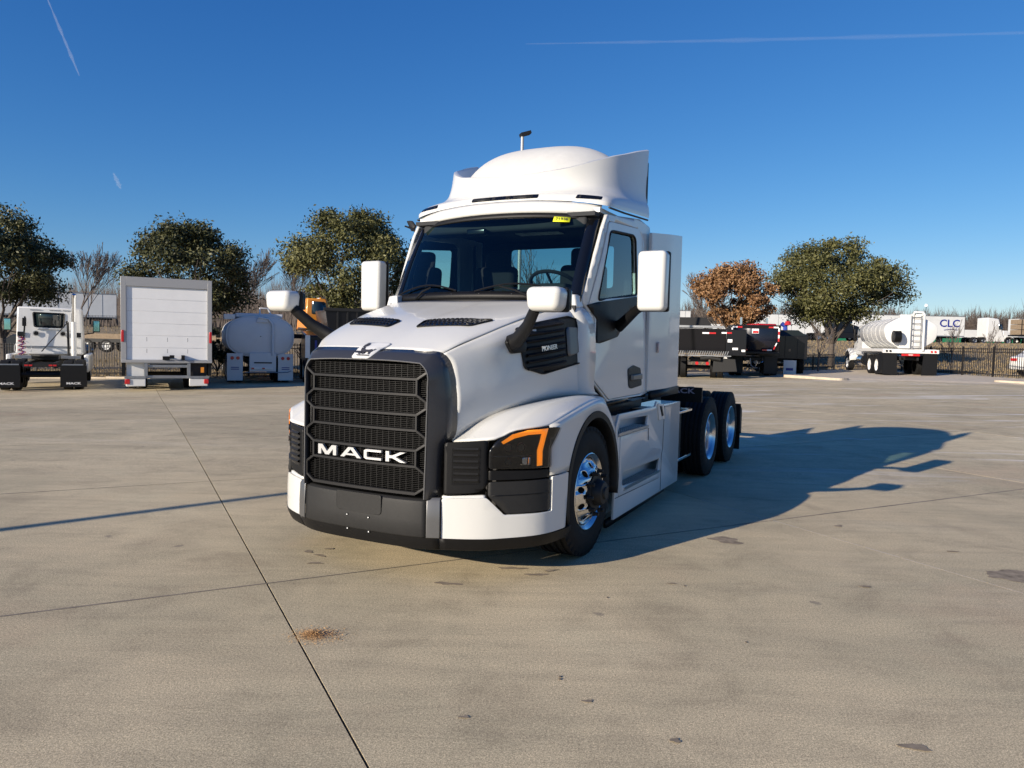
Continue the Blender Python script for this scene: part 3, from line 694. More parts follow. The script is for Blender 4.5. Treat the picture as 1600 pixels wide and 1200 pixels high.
bar([(-B_, ZB[7]), (B_, ZB[7])], .013).build('bar', 'bar', G_)
for a, b in wide:
    for s in (1, -1):
        c1 = .045; p = [(s*B_, ZB[a]), (s*E_, ZB[a]-c1), (s*E_, ZB[b]+c1), (s*B_, ZB[b])]
        if a == 0: p = [(s*E_, ZB[a]-c1), (s*E_, ZB[b]+c1), (s*B_, ZB[b])]
        bar(p, .0095).build('side_bar', 'bar', G_)
for a, b in narrow:
    for s in (1, -1): bar([(s*B_, ZB[a]), (s*B_, ZB[b])], .0095).build('side_bar', 'bar', G_)
ms = MB(); zz = .64
def wire(x0, z0, x1, z1, w=.0016):
    y0 = gy(x0)+.028; y1 = gy(x1)+.028
    ms.add([(x0-w*(z0 != z1), y0, z0-w*(z0 == z1)), (x0+w*(z0 != z1), y0, z0+w*(z0 == z1)), (x1+w*(z0 != z1), y1, z1+w*(z0 == z1)), (x1-w*(z0 != z1), y1, z1-w*(z0 == z1))], [(0, 1, 2, 3)])
for k in range(68):
    z = .64+k*.0128
    for j in range(12): wire(-.504+j*.084, z, -.42+j*.084, z, .0012)
for k in range(22):
    x = -.504+k*.048
    for a in range(7): wire(x, ZB[a]-.012, x, ZB[a+1]+.012, .0018)
ms.build('mesh', 'black', G_, recalc=False, kind='stuff')
# --- lettering -----------------------------------------------------------------
def glyph(polys, x0, w, z0, h):
    m_ = MB()
    for poly in polys:
        v, f = fill2d(poly[0], poly[1:]); n_ = len(v)
        P = [(x0+a*w, gy(x0+a*w)-.012, z0+b*h) for a, b in v]; m_.add(P, f); m_.add([(p[0], p[1]+.02, p[2]) for p in P], [q_[::-1] for q_ in f])
        for ring in poly:
            k = len(ring); r1 = [(x0+a*w, gy(x0+a*w)-.012, z0+b*h) for a, b in ring]; m_.add(r1+[(p[0], p[1]+.02, p[2]) for p in r1], [(i, (i+1) % k, (i+1) % k+k, i+k) for i in range(k)])
    return m_.build('letter', 'letter', T)
Mg = [[[(0, 0), (.17, 0), (.17, .62), (.40, 0), (.60, 0), (.83, .62), (.83, 0), (1, 0), (1, 1), (.76, 1), (.5, .32), (.24, 1), (0, 1)]]]
Ag = [[[(0, 0), (.19, 0), (.27, .2), (.73, .2), (.81, 0), (1, 0), (.62, 1), (.38, 1)], [(.335, .38), (.5, .80), (.665, .38)]]]
Cg = [[[(.14, 0), (1, 0), (1, .22), (.22, .22), (.17, .28), (.17, .72), (.22, .78), (1, .78), (1, 1), (.14, 1), (0, .86), (0, .14)]]]
Kg = [[[(0, 0), (.18, 0), (.18, .36), (.34, .36), (.76, 0), (1.03, 0), (.50, .5), (1.0, 1), (.74, 1), (.34, .62), (.18, .62), (.18, 1), (0, 1)]]]
for g_, x0, w in ((Mg, -.385, .175), (Ag, -.17, .185), (Cg, .04, .145), (Kg, .222, .155)): glyph(g_, x0, w, .838, .07)
# --- front corner: louvre panels, headlights, fenders, bumper --------------------
def plan(x):      # nose planform of the outer panels
    pts = [(0, -1.10), (.45, -1.06), (.62, -1.0), (.74, -.95), (.88, -.865), (.96, -.79), (1.06, -.68), (1.14, -.58), (1.18, -.46), (1.205, -.30), (1.215, 0)]
    x = abs(x)
    for (a, b), (c, d) in zip(pts, pts[1:]):
        if x <= c: return b+(d-b)*(x-a)/(c-a)
    return pts[-1][1]
# planform as arc parameter: u in metres from centre along the nose
_pl = cr([(p[0], p[1], 0) for p in [(0, -1.10), (.30, -1.09), (.48, -1.06), (.62, -1.0), (.76, -.935), (.88, -.86), (.97, -.775), (1.06, -.68), (1.13, -.585), (1.175, -.47), (1.2, -.33), (1.21, -.15), (1.215, .1)]], 200)
_al = [0]
for a, b in zip(_pl, _pl[1:]): _al.append(_al[-1]+(b-a).length)
def nose(u, off=0):
    s = 1 if u >= 0 else -1; u = abs(u); k = 0
    while k < 198 and _al[k+1] < u: k += 1
    t = min(1, (u-_al[k])/(_al[k+1]-_al[k])); p = _pl[k].lerp(_pl[k+1], t); d = (_pl[min(k+3, 199)]-_pl[max(k-3, 0)]).normalized(); n_ = Vector((d.y, -d.x, 0)); p = p+n_*off
    return (p.x*s, p.y)
def uof(x): # arc at given x
    for k in range(199):
        if _pl[k+1].x >= abs(x): return _al[k]+(_al[k+1]-_al[k])*(abs(x)-_pl[k].x)/max(1e-6, _pl[k+1].x-_pl[k].x)
    return _al[-1]
def uy(y):
    for k in range(199):
        if _pl[k+1].y >= y and _pl[k+1].x > .9: return _al[k]+(_al[k+1]-_al[k])*(y-_pl[k].y)/max(1e-6, _pl[k+1].y-_pl[k].y)
    return _al[-1]
def npanel(name, m, poly, s=1, off=0, th=.02, parent=T, cuts=2, bevel=0, lean=0, **kw):
    f = lambda a, b, d: (*nose(a*s, off+d-lean*(b-.3)), b)
    return plate(name, m, parent, poly, (), f, th, cuts, bevel, **kw)
U = uof
def corner(s):
    # louvre panel (black) between the surround and the headlight
    lp_ = npanel('louvre_panel', 'black', rnd([(U(.622), .985), (U(.88), 1.005), (U(.88), .70), (U(.835), .655), (U(.622), .625)], .02), s, .004, .02)
    for k in range(6):
        z = .735+k*.042
        mb = MB(); P0 = [(*nose(s*(U(.68)+(U(.825)-U(.68))*t/5), .022), z) for t in range(6)]; P1 = [(*nose(s*(U(.68)+(U(.825)-U(.68))*t/5), .004), z+.012) for t in range(6)]; P2 = [(*nose(s*(U(.68)+(U(.825)-U(.68))*t/5), .004), z-.016) for t in range(6)]
        mb.grid([P2, P0, P1]); mb.build('louvre', 'grey', lp_)
    rc = npanel('recess', 'gblack', rnd([(U(.67), .955), (U(.835), .965), (U(.835), .71), (U(.67), .70)], .015), s, .006, 0, lp_)
    # headlight
    hl_poly = rnd([(U(.885), .815), (U(.885), .935), (U(.93), 1.01), (U(1.0), 1.058), (U(1.15)+.02, 1.085), (U(1.19)+.02, 1.075), (uy(-.49), .94), (uy(-.49), .805)], .015)
    hl = npanel('headlight', 'gblack', hl_poly, s, .006, .05, cuts=2)
    am = [(U(.945), .995), (U(1.0), 1.045), (uy(-.66), 1.072), (uy(-.52), 1.078), (uy(-.545), 1.0), (uy(-.565), .925), (uy(-.565), .825), (uy(-.602), .822), (uy(-.604), .93), (uy(-.585), 1.0), (uy(-.575), 1.044), (uy(-.66), 1.040), (U(1.01), 1.018), (U(.955), .98)]
    npanel('running_light', 'amber', am, s, .010, .004, hl, cuts=1)
    def lens_box(u0, u1, z0, z1, m, nm, o_=.008): npanel(nm, m, rnd([(u0, z0), (u1, z0), (u1, z1), (u0, z1)], .01), s, o_, .004, hl, cuts=1)
    lens_box(U(.90), uy(-.635), .895, .90, 'silver', 'divider')
    lens_box(uy(-.70), uy(-.645), .835, .885, 'chrome', 'reflector')
    for (uu, zz_, rr_) in ((uy(-.70), .955, .030), (U(.98), .955, .026), (U(.98), .862, .020)):
        x_, y_ = nose(uu*s, .010); dx_, dy_ = nose(uu*s, .011); nn_ = Vector((dx_-x_, dy_-y_, 0)).normalized(); tt_ = Vector((-nn_.y, nn_.x, 0)); ring_ = [Vector((x_, y_, zz_))+(tt_*math.cos(k*math.pi/10)+Vector((0, 0, 1))*math.sin(k*math.pi/10))*rr_ for k in range(21)]
        MB().tube(ring_, .003, 4, cap=False).build('lamp_ring', 'silver', hl, sm=60)
        dk = [Vector((x_, y_, zz_))+nn_*.001+(tt_*math.cos(k*math.pi/8)+Vector((0, 0, 1))*math.sin(k*math.pi/8))*rr_*.8 for k in range(16)]; MB().add(dk, [tuple(range(16))]).build('projector', 'dglass', hl)
    pr = MB(); u_ = uy(-.68); x_, y_ = nose(u_*s, .012); 
    for k, (zz_, rr_) in enumerate([(.97, .026), (.86, .016)]):
        pr.lathe([(-.004, rr_), (0, rr_*.9), (.002, rr_*.2)], 12, (0, 0, 0), 'y'); 
    npanel('lens', 'lens', hl_poly, s, .018, 0, hl, cuts=2)
    # black lower trim under the headlight
    npanel('headlight_trim', 'black', rnd([(U(.885), .735), (U(.885), .80), (uy(-.49), .79), (uy(-.49), .735)], .006), s, .0, .03, cuts=2)
    fg = npanel('lower_lamp_cover', 'grey', rnd([(U(.885), .63), (U(.885), .722), (uy(-.49), .722), (uy(-.49), .505), (U(.975), .505)], .012), s, .010, .03, cuts=2)
    npanel('ridge', 'black', [(U(.90), .628), (U(.90), .634), (uy(-.50), .634), (uy(-.50), .628)], s, .013, .002, fg, cuts=1)
both(corner)
# fenders
fA = FA
fF = [(.622, .995), (.88, 1.012), (.93, 1.02), (1.0, 1.07), (1.12, 1.092), (1.18, 1.10)]
def fender(s):
    # boundary curves: inner rail A (front->rear), outer rail B
    A_ = cr(fA, 24)
    Bp = [(1.165, -.50, 1.098), (1.185, -.38, 1.128), (1.20, -.2, 1.165), (1.205, 0, 1.198), (1.205, .2, 1.226), (1.20, .38, 1.232), (1.19, .52, 1.205), (1.17, .66, 1.14)]
    B_r = cr(Bp, 24)
    F_ = [Vector((*nose(uof(x), .0), z)) for x, z in [(.73, 1.0), (.88, 1.012), (.94, 1.03), (1.0, 1.07), (1.08, 1.088), (1.13, 1.094)]]
    F_[0] = Vector(fA[0]); F_.append(Vector(Bp[0])); F_ = cr(F_, 14)
    rear = cr([fA[-1], (1.09, .685, 1.23), (1.14, .67, 1.205), Bp[-1]], 14)
    g = []
    for i in range(24):
        t = i/23; row = []
        for k in range(14):
            u_ = k/13; a = A_[i]; b = B_r[i]
            base_ = a.lerp(b, u_); fr_ = F_[k]-F_[0].lerp(F_[-1], u_); re = rear[k]-rear[0].lerp(rear[-1], u_)
            p = base_+fr_*(1-t)**1.5+re*t**2; crown = .020*math.sin(math.pi*u_)*math.sin(math.pi*min(1, t*1.15+.02))
            row.append(p+Vector((0, 0, crown)))
        g.append(row)
    MB().grid([mir(r_, s) for r_ in g]).build('fender', 'white', T, sm=50, solid=.012)
    # side skin of the fender, from the outer rail down to the arch
    arch = []
    cy_, cz_ = .30, .52; ra, rb = .575, .625
    for k in range(24):
        t = k/23
        # parametrise arch from low front (y=-.28,z=.74) over the top to the rear
        a = math.radians(159-(159-38)*t)
        arch.append(Vector((1.207, cy_+ra*math.cos(a), cz_+rb*math.sin(a))))
    top_ = []
    tp = [(1.165, -.50, 1.098), (1.185, -.38, 1.128), (1.20, -.2, 1.165), (1.205, 0, 1.198), (1.205, .2, 1.226), (1.20, .38, 1.232), (1.19, .52, 1.205), (1.17, .66, 1.14), (1.17, .80, 1.0), (1.17, .83, .94)]
    top_ = [Vector((1.172, -.49, .745)).lerp(Vector(tp[0]), k/6) for k in range(6)]+cr(tp, 18)
    rows = []
    for a_, b_ in zip(top_, arch):
        m1 = a_.lerp(b_, .35)+Vector((.012, 0, 0)); m2 = a_.lerp(b_, .75)+Vector((.008, 0, 0)); rows.append([a_, m1, m2, b_, b_+Vector((-.03, 0, -.004))])
    MB().grid([mir(r_, s) for r_ in rows]).build('fender_side', 'white', T, sm=55, solid=.006, off=0)
    # black wheel arch lip + liner
    rows = []
    for k in range(32):
        a = math.radians(196-(196+12)*k/31); d = Vector((0, math.cos(a), math.sin(a)))
        c = Vector((0, cy_, cz_)); P = lambda r1, r2, x: (s*x, c.y+d.y*r1, c.z+d.z*r2)
        rows.append([P(ra-.002, rb-.002, 1.20), P(ra-.008, rb-.008, 1.214), P(ra-.055, rb-.055, 1.214), P(ra-.075, rb-.07, 1.19), P(ra-.04, rb-.03, .80)])
    MB().grid(rows).build('wheel_arch', 'black', T, sm=45, solid=.004, off=0)
both(fender)
# bumper: centre panel, silver corners, white ends, black lip
def prof(u0, u1, zs, s, off=0):  # grid on the nose, zs = [(z, offset)]
    return [[(*nose(s*(u0+(u1-u0)*k/16), off+o_), z) for z, o_ in zs] for k in range(17)]
uc = U(.52)
cz = [(.60, -.035), (.598, 0), (.585, .016), (.56, .02), (.45, .026), (.35, .028), (.335, .02)]
BP = MB(); BP.grid([[(*nose(-uc+2*uc*k/32, o_), z) for z, o_ in cz] for k in range(33)]); bump = BP.build('bumper', 'grey', T, sm=40, solid=.01)
npl = npanel('plate_recess', 'grey', rnd([(-.195, .598), (.195, .598), (.195, .475), (.175, .462), (-.17, .462), (-.195, .48)], .015), 1, .030, .008, bump, bevel=.003)
for (a, z) in ((-.095, .437), (.09, .437), (-.09, .338), (.095, .338)): x_, y_ = nose(a, .03); MB().lathe([(-.006, .008), (0, .007), (.002, .0005)], 10, (x_, y_-.0, z), 'y').build('bolt', 'steel', bump)
def bump_side(s):
    MB().grid(prof(uc+.004, U(.605), [(.615, -.03), (.612, .012), (.59, .03), (.46, .036), (.345, .036), (.335, .02)], s)).build('bumper_corner', 'silver', T, sm=40, solid=.01)
    # white corner: notch for lamp cover
    ue = uy(-.27)
    w = npanel('bumper_end', 'white', rnd([(U(.612), .335), (U(.612), .608), (U(.875), .618), (U(.965), .498), (uy(-.475), .492), (uy(-.475), .735), (ue, .742), (ue-.01, .60), (ue-.02, .47), (ue-.03, .345)], .012), s, .018, .03, cuts=3, bevel=.006)
    npanel('bumper_top', 'white', [(U(.612), .60), (U(.612), .622), (U(.87), .632), (U(.87), .615)], s, -.002, .05, cuts=1)
both(bump_side)
lz = [(.345, -.02), (.338, .022), (.30, .012), (.255, -.01), (.245, -.04)]
ul = uy(-.20)
for (a, b) in ((-ul, -U(.60)-.004), (-U(.60), U(.60)), (U(.60)+.004, ul)):
    MB().grid([[(*nose(a+(b-a)*k/24, o_), z-.004*0) for z, o_ in lz] for k in range(25)]).build('bumper_lip', 'black', T, sm=40, solid=.01)
# dark core behind the nose
MB().box(-1.0, 1.0, -.55, -.25, .35, .95).box(-.47, .47, -.92, -.4, .40, 1.42).build('engine_bay', 'frame', T)
# --- hood side vent with name ------------------------------------------------------
def sidevent(s):
    poly = rnd([(-.335, 1.765), (-.17, 1.81), (.30, 1.885), (.50, 1.855), (.50, 1.52), (-.10, 1.435), (-.30, 1.48)], .02)
    f = lambda a, b, d: (s*(xs_(a, b)+.004+d), a, b)
    o = plate('side_vent', 'black', T, poly, (), f, .006, 2)
    P = [Vector(f(a, b, .006)) for a, b in poly]; MB().tube(P+[P[0], P[1]], .007, 6, cap=False).build('rim', 'black', o, sm=60)
    for k in range(7):
        z = 1.50+k*.05; y0, y1 = -.27, .20
        rws = []
        for j in range(9):
            y = y0+(y1-y0)*j/8; zz_ = z+.12*(y+.05); rws.append([f(y, zz_-.016, .006), f(y, zz_, .022), f(y, zz_+.010, .006)])
        MB().grid(rws).build('louvre', 'black', o, sm=30)
    # pale inner panel behind the louvres at the rear
    plate('heat_shield', 'silver', o, rnd([(.24, 1.80), (.44, 1.80), (.44, 1.60), (.24, 1.56)], .04), (), lambda a, b, d: f(a, b, .008+d), .003, 1)
    return o
both(sidevent)
xv = xs_(-.05, 1.63)+.030
text('name_badge', 'PIONEER', 'letter', T, .052, fr((xv, -.04, 1.632), (.11, .99, .10), (-.02, -.1, 1)), .002, 1.1, .0008)
text('name_badge', 'PIONEER', 'letter', T, .052, fr((-xv, -.04, 1.632), (.11, -.99, -.10), (.02, -.1, 1)), .002, 1.1, .0008)
# --- cowl -------------------------------------------------------------------
def cowlside(s):
    # raised pillar between hood and door, with intake snorkel cap
    a = [(.93, .50, 2.0), (1.0, .60, 1.93), (1.035, .66, 1.8), (1.045, .68, 1.55), (1.045, .66, 1.3), (1.045, .78, 1.235)]
    b = [(.90, .43, 2.01), (.975, .47, 1.93), (1.02, .50, 1.82), (1.03, .48, 1.55), (1.02, .48, 1.32), (1.0, .50, 1.245)]
    c = [(.86, .36, 1.99), (.95, .40, 1.90), (.985, .42, 1.80), (.975, .40, 1.55), (.955, .40, 1.32), (.945, .38, 1.24)]
    A_, B_2, C_ = cr(a, 16), cr(b, 16), cr(c, 16)
    MB().grid([mir([p, q_, q2], s) for p, q_, q2 in zip(C_, B_2, A_)]).build('cowl_side', 'white', T, sm=50, solid=.01)
    m_ = MB(); m_.hexa([(s*x, y, z) for x, y, z in [(.80, .40, 1.98), (.96, .44, 1.96), (.96, .60, 1.97), (.80, .55, 2.0), (.825, .42, 2.075), (.935, .45, 2.07), (.935, .56, 2.075), (.825, .53, 2.08)]])
    m_.build('cowl_cap', 'white', T, bevel=.012)
both(cowlside)
cw = MB()
# windshield surface function: parameter a in [-1,1], b in [0,1]
def ws(a, b, d=0):
    s = a; y0 = .34+.205*abs(s)**2.2; z0 = 2.045-.015*s*s; x0 = .936*s
    y1 = .775+.20*abs(s)**2.2; z1 = 2.825-.030*s*s; x1 = .925*s
    p = Vector((x0+(x1-x0)*b, y0+(y1-y0)*b-.02*math.sin(math.pi*b), z0+(z1-z0)*b))
    n_ = Vector((.42*s*abs(s), -.87, .45)).normalized(); return p+n_*d
MB().grid([[ws(-1+2*i/24, j/8) for j in range(9)] for i in range(25)]).build('windshield', 'glass', T, sm=80)
def wstrip(name, m, fn, n_=24, d=.008, th=.012): 
    MB().grid([[ws(*fn(i/n_, k), d) for k in (0, 1)] for i in range(n_+1)]).build(name, m, T, sm=60, solid=th)
wstrip('windshield_trim', 'black', lambda t, k: (-1+2*t, .94+.065*k))
wstrip('windshield_trim', 'black', lambda t, k: (-1+2*t, -.01+.075*k))
for s in (1, -1): wstrip('pillar_trim', 'gblack', lambda t, k: (s*(.915+.10*k), -.02+1.03*t), 12, .006)
# cowl tray below the glass
rws = []
for i in range(25):
    a = -1+2*i/24; p = ws(a, -.005); q_ = Vector((p.x*1.0, .33+.12*abs(a)**2, 1.995)); rws.append([p, p.lerp(q_, .5)+Vector((0, 0, -.005)), q_, q_+Vector((0, 0, -.1))])
MB().grid(rws).build('cowl_tray', 'black', T, sm=60, solid=.01)
for k, a in enumerate((-.52, -.2, .1, .42)): p = ws(a, .03, .015); MB().lathe([(0, .006), (.005, .0005)], 8, tuple(p), 'z').build('bolt', 'steel', T)
# wipers
def wiper(a0, a1, b1, aa):
    m_ = MB(); p0 = ws(a0, -.02, .03); pts = [p0, ws(a0+(aa-a0)*.5, .05, .05), ws(aa, .10, .04)]; m_.tube(pts, [.011, .009, .007], 6)
    bl = [ws(a1+(b1-a1)*t/8, .055+.085*math.sin(math.pi*t/8)**1.0*1+.01*t/8, .02) for t in range(9)]; m_.tube(bl, .008, 5); m_.build('wiper', 'black', T, sm=50)
wiper(-.62, -.92, -.15, -.45); wiper(.62, .05, .85, .30)
# --- cab side walls -----------------------------------------------------------------
def xc(y, z): 
    t = max(0, min(1, (z-1.2)/1.6)); f = max(0, (1.0-y)/.45)
    return 1.045-.045*t-.075*f**1.6*(.2+.8*max(0, min(1, (z-1.4)/.6)))
DOOR = rnd([(.665, 1.37), (.70, 1.60), (.745, 1.89), (.66, 2.0), (1.02, 2.745), (1.86, 2.80), (2.03, 2.70), (2.05, 1.26), (1.99, 1.19), (1.02, 1.185)], .03)
WIN = rnd([(.80, 2.045), (1.045, 2.655), (1.12, 2.675), (1.70, 2.715), (1.76, 2.68), (1.80, 2.155)], .035)
def grow(poly, d):
    c = Vector((sum(p[0] for p in poly)/len(poly), sum(p[1] for p in poly)/len(poly))); out = []
    m = len(poly)
    for i in range(m):
        a, p, b = Vector(poly[i-1]), Vector(poly[i]), Vector(poly[(i+1) % m]); t = (b-a).normalized(); n_ = Vector((t.y, -t.x))
        if n_.dot(p-c) < 0: n_ = -n_
        out.append(tuple(p+n_*d))
    return out
def cabside(s):
    f = lambda a, b, d: (s*(xc(a, b)+d), a, b)
    outer = [(.56, 2.03), (.90, 2.68), (.985, 2.80), (1.9, 2.90), (2.24, 2.87), (2.30, 2.75), (2.31, 1.20), (2.0, 1.165), (1.0, 1.165), (.645, 1.36), (.68, 1.62), (.70, 1.88)]
    plate('cab_side', 'white', T, outer, [grow(DOOR, .006)], lambda a, b, d: f(a, b, d-.002), .03, 2)
    dr = plate('door', 'white', T, DOOR, [WIN], lambda a, b, d: f(a, b, d+.004), .035, 2, bevel=.004)
    plate('window_pane', 'sglass', dr, grow(WIN, .01), (), lambda a, b, d: f(a, b, d-.014), 0, 1)
    P = [Vector(f(a, b, .004)) for a, b in WIN]; MB().tube(P+[P[0], P[1]], .011, 6, cap=False).build('window_seal', 'black', dr, sm=60)
    blk = [(.62, 1.995), (.80, 2.03), (1.80, 2.14), (1.84, 2.05), (1.60, 1.98), (1.24, 1.74), (.80, 1.675), (.735, 1.68), (.765, 1.88)]
    plate('black_trim', 'black', dr, rnd(blk, .015), (), lambda a, b, d: f(a, b, d+.009), .006, 2)
    hd = plate('handle', 'black', dr, rnd([(1.53, 1.44), (1.70, 1.475), (1.93, 1.44), (1.97, 1.27), (1.63, 1.25), (1.56, 1.27)], .03), (), lambda a, b, d: f(a, b, d+.010), .010, 1, bevel=.003)
    MB().hexa([(s*(1.045+x), y, z) for x, y, z in [(.008, 1.60, 1.33), (.008, 1.92, 1.33), (.035, 1.90, 1.335), (.035, 1.62, 1.335), (.008, 1.60, 1.385), (.008, 1.92, 1.39), (.035, 1.90, 1.385), (.035, 1.62, 1.38)]]).build('pull', 'silver', hd, bevel=.005)
    # lower black sill
    plate('sill', 'black', T, [(.98, 1.16), (2.14, 1.16), (2.14, 1.045), (.88, 1.045)], (), lambda a, b, d: (s*(1.0+d), a, b), .05, 0)
    plate('sill_trim', 'gblack', T, [(1.02, 1.178), (2.16, 1.192), (2.16, 1.13), (1.0, 1.115)], (), lambda a, b, d: (s*(1.035+d), a, b), .03, 0)
    # rear corner + roof edge
both(cabside)
# reflection sticker/print on door rear: small red mark
plate('decal', mat('pink_decal', (.52, .36, .33), .5), T, rnd([(2.335, 1.70), (2.39, 1.71), (2.39, 1.60), (2.34, 1.59)], .015), (), lambda a, b, d: (1.095+d, a, b), .002)
# cab rear wall with window, floor, roof, firewall
plate('rear_wall', 'inter', T, [(-.99, 1.1), (.99, 1.1), (.96, 2.88), (-.96, 2.88)], [rnd([(-.60, 2.26), (.62, 2.26), (.62, 2.70), (-.60, 2.70)], .04)], lambda a, b, d: (a, 2.27+d, b), .03, 0)
plate('rear_window', 'sglass', T, [(-.61, 2.25), (.63, 2.25), (.63, 2.71), (-.61, 2.71)], (), lambda a, b, d: (a, 2.28+d, b), 0, 0)
MB().box(-1.0, 1.0, .5, 2.25, 1.20, 1.24).build('floor', 'inter', T)
MB().box(-.95, .95, .42, .55, 1.24, 1.98).build('firewall', 'inter', T)
# header above the glass & roof shell
def hdr(a, k):
    p = ws(a, 1.0); 
    pr_ = [(0, 0), (-.004, .03), (.02, .085), (.035, .11)][k]
    q_ = Vector((p.x*(1+.02*(k > 1)), p.y+pr_[0]-.012, p.z+pr_[1]-.02*abs(a)**3*(k/3))); return q_
rws = [[hdr(-1+2*i/28, k) for k in range(4)] for i in range(29)]
MB().grid(rws).build('roof_header', 'white', T, sm=60, solid=.01)
MB().box(-.94, .94, .95, 2.26, 2.82, 2.86).build('roof', 'white', T); MB().box(-.93, .93, .86, 2.25, 2.78, 2.815).build('headliner', 'inter', T)
# --- roof fairing ------------------------------------------------------------------
# base skirt: bottom edge line, shelf, foot, then wall up to top edge
def plU(pts, n): return cr(pts, n)
N_ = 49
def sym(p, n=N_):
    h = cr([(x, y, z) for x, y, z in p], (n+1)//2); return [Vector((-q_.x, q_.y, q_.z)) for q_ in h[::-1]]+h[1:]
b0 = sym([(0, .83, 2.945), (.35, .85, 2.94), (.70, .91, 2.92), (.93, .955, 2.885), (1.005, 1.03, 2.875), (1.015, 1.25, 2.885), (1.018, 1.65, 2.915), (1.02, 2.12, 2.945)])
b1 = sym([(0, .835, 2.965), (.35, .855, 2.96), (.70, .91, 2.945), (.93, .955, 2.92), (1.008, 1.04, 2.91), (1.018, 1.25, 2.92), (1.022, 1.65, 2.95), (1.024, 2.12, 2.98)])
b2 = sym([(0, .885, 3.025), (.35, .90, 3.02), (.68, .95, 3.005), (.91, 1.0, 2.98), (.985, 1.10, 2.975), (1.005, 1.30, 2.99), (1.012, 1.68, 3.02), (1.016, 2.12, 3.06)])
b3 = sym([(0, 1.02, 3.06), (.34, 1.04, 3.06), (.60, 1.10, 3.06), (.79, 1.20, 3.06), (.88, 1.34, 3.065), (.945, 1.55, 3.07), (.98, 1.8, 3.08), (.992, 2.12, 3.10)])
b4 = sym([(0, 1.03, 3.12), (.34, 1.055, 3.13), (.585, 1.12, 3.15), (.765, 1.25, 3.18), (.87, 1.42, 3.21), (.93, 1.62, 3.24), (.965, 1.85, 3.21), (.985, 2.12, 3.22)])
b5 = sym([(0, 1.0, 3.20), (.34, 1.035, 3.225), (.575, 1.11, 3.265), (.745, 1.26, 3.34), (.86, 1.44, 3.412), (.93, 1.64, 3.475), (.975, 1.86, 3.545), (1.0, 2.12, 3.615)])
b6 = sym([(0, 1.01, 3.212), (.33, 1.05, 3.237), (.56, 1.13, 3.277), (.725, 1.28, 3.352), (.84, 1.46, 3.424), (.91, 1.66, 3.487), (.955, 1.87, 3.557), (.98, 2.12, 3.627)])
b7 = sym([(0, 1.04, 3.19), (.32, 1.08, 3.215), (.545, 1.16, 3.26), (.70, 1.31, 3.335), (.82, 1.48, 3.405), (.89, 1.68, 3.47), (.935, 1.89, 3.54), (.96, 2.12, 3.61)])
b8 = [p+Vector((0, 0, -.3)) for p in b7]
def chaikin(p, it=3):
    for _ in range(it):
        q_ = [p[0]]
        for a, b in zip(p, p[1:]): q_ += [a.lerp(b, .25), a.lerp(b, .75)]
        p = q_+[p[-1]]
    return p
cc = [chaikin([r[i] for r in (b1, b2, b3, b4, b5)]) for i in range(N_)]
fairing = MB().grid([[b0[i]]+cc[i]+[b6[i], b7[i], b8[i]] for i in range(N_)]).build('roof_fairing', 'white', T, sm=55)
# dome
def dz(x, y):
    g_ = math.sqrt(max(0, 1-((1.90-min(max(y, 1.16), 1.90))/.74)**2)); w_ = .58+.38*min(1, (y-1.16)/.55)**.7; return 2.98+.685*(max(0, 1-abs(x/.93)**3.0))**.52*g_, x*w_/.93
xs_d = [-.93*math.cos(math.pi*k/40) for k in range(41)]; ys_d = [1.16+.96*(k/22)**1.6 for k in range(23)]
MB().grid([[(dz(x, y)[1], y, dz(x, y)[0]) for x in xs_d] for y in ys_d]).build('fairing_dome', 'dome', T, sm=80)
# rear braces of the fairing (dark strip seen at the edges)
for s in (1, -1): MB().box(min(s*.93, s*.99), max(s*.93, s*.99), 2.11, 2.16, 2.98, 3.50).build('fairing_brace', 'frame', T)
# side seam strip / drip rail
both(lambda s: MB().tube([(s*1.006, 1.0, 2.862), (s*1.01, 1.4, 2.878), (s*1.01, 2.12, 2.925)], .009, 6).build('drip_rail', 'black', T))
# marker lights
bv_f = bvh_of([[[b0[i]]+cc[i] for i in range(N_)]])
def fy(x, z): h_ = bv_f.ray_cast(Vector((x, -1, z)), Vector((0, 1, 0)))[0]; return h_.y if h_ else .9
def mark(x0, x1, z0, z1):
    f = lambda a, b, d: (a, fy(a, b)-.004-d, b)
    return plate('marker_light', 'gblack', T, rnd([(x0, z0), (x1, z0), (x1, z1), (x0, z1)], .012), (), f, .01, 2, bevel=.002), f
o, f = mark(-.30, .38, 2.962, 3.0)
for a in (-.285, -.08, .14): plate('lamp', 'grey', o, [(a, 2.969), (a+.19, 2.969), (a+.19, 2.993), (a, 2.993)], (), lambda p, q_, d: f(p, q_, d+.002), .002)
for s in (1, -1):
    x0, x1 = (.72, .945)
    f2 = lambda a, b, d, s=s: (s*a, fy(a, b)-.004-d*.7, b)
    o2 = plate('marker_light', 'gblack', T, rnd([(x0, 2.947), (x1, 2.928), (x1, 2.962), (x0+.01, 2.985)], .01), (), f2, .01, 2, bevel=.002)
    plate('lamp', 'grey', o2, [(x0+.03, 2.953), (x1-.03, 2.937), (x1-.03, 2.957), (x0+.03, 2.975)], (), lambda a, b, d: f2(a, b, d+.002), .002)
# --- side extenders behind the cab ----------------------------------------------------
def ext(s):
    plate('side_extender', 'white', T, rnd([(2.13, 2.80), (3.10, 2.895), (3.115, 1.22), (2.13, 1.20)], .012), (), lambda a, b, d: (s*(1.058+.05*max(0, min(1, (a-2.15)/.5))+.005*(a-2.1)+d), a, b), .03, 1, bevel=.006)
    plate('extender_trim', 'black', T, [(2.16, 1.195), (3.13, 1.22), (3.12, 1.135), (2.16, 1.12)], (), lambda a, b, d: (s*(1.095+.03*(a-2.17)+d), a, b), .03, 0)
both(ext)
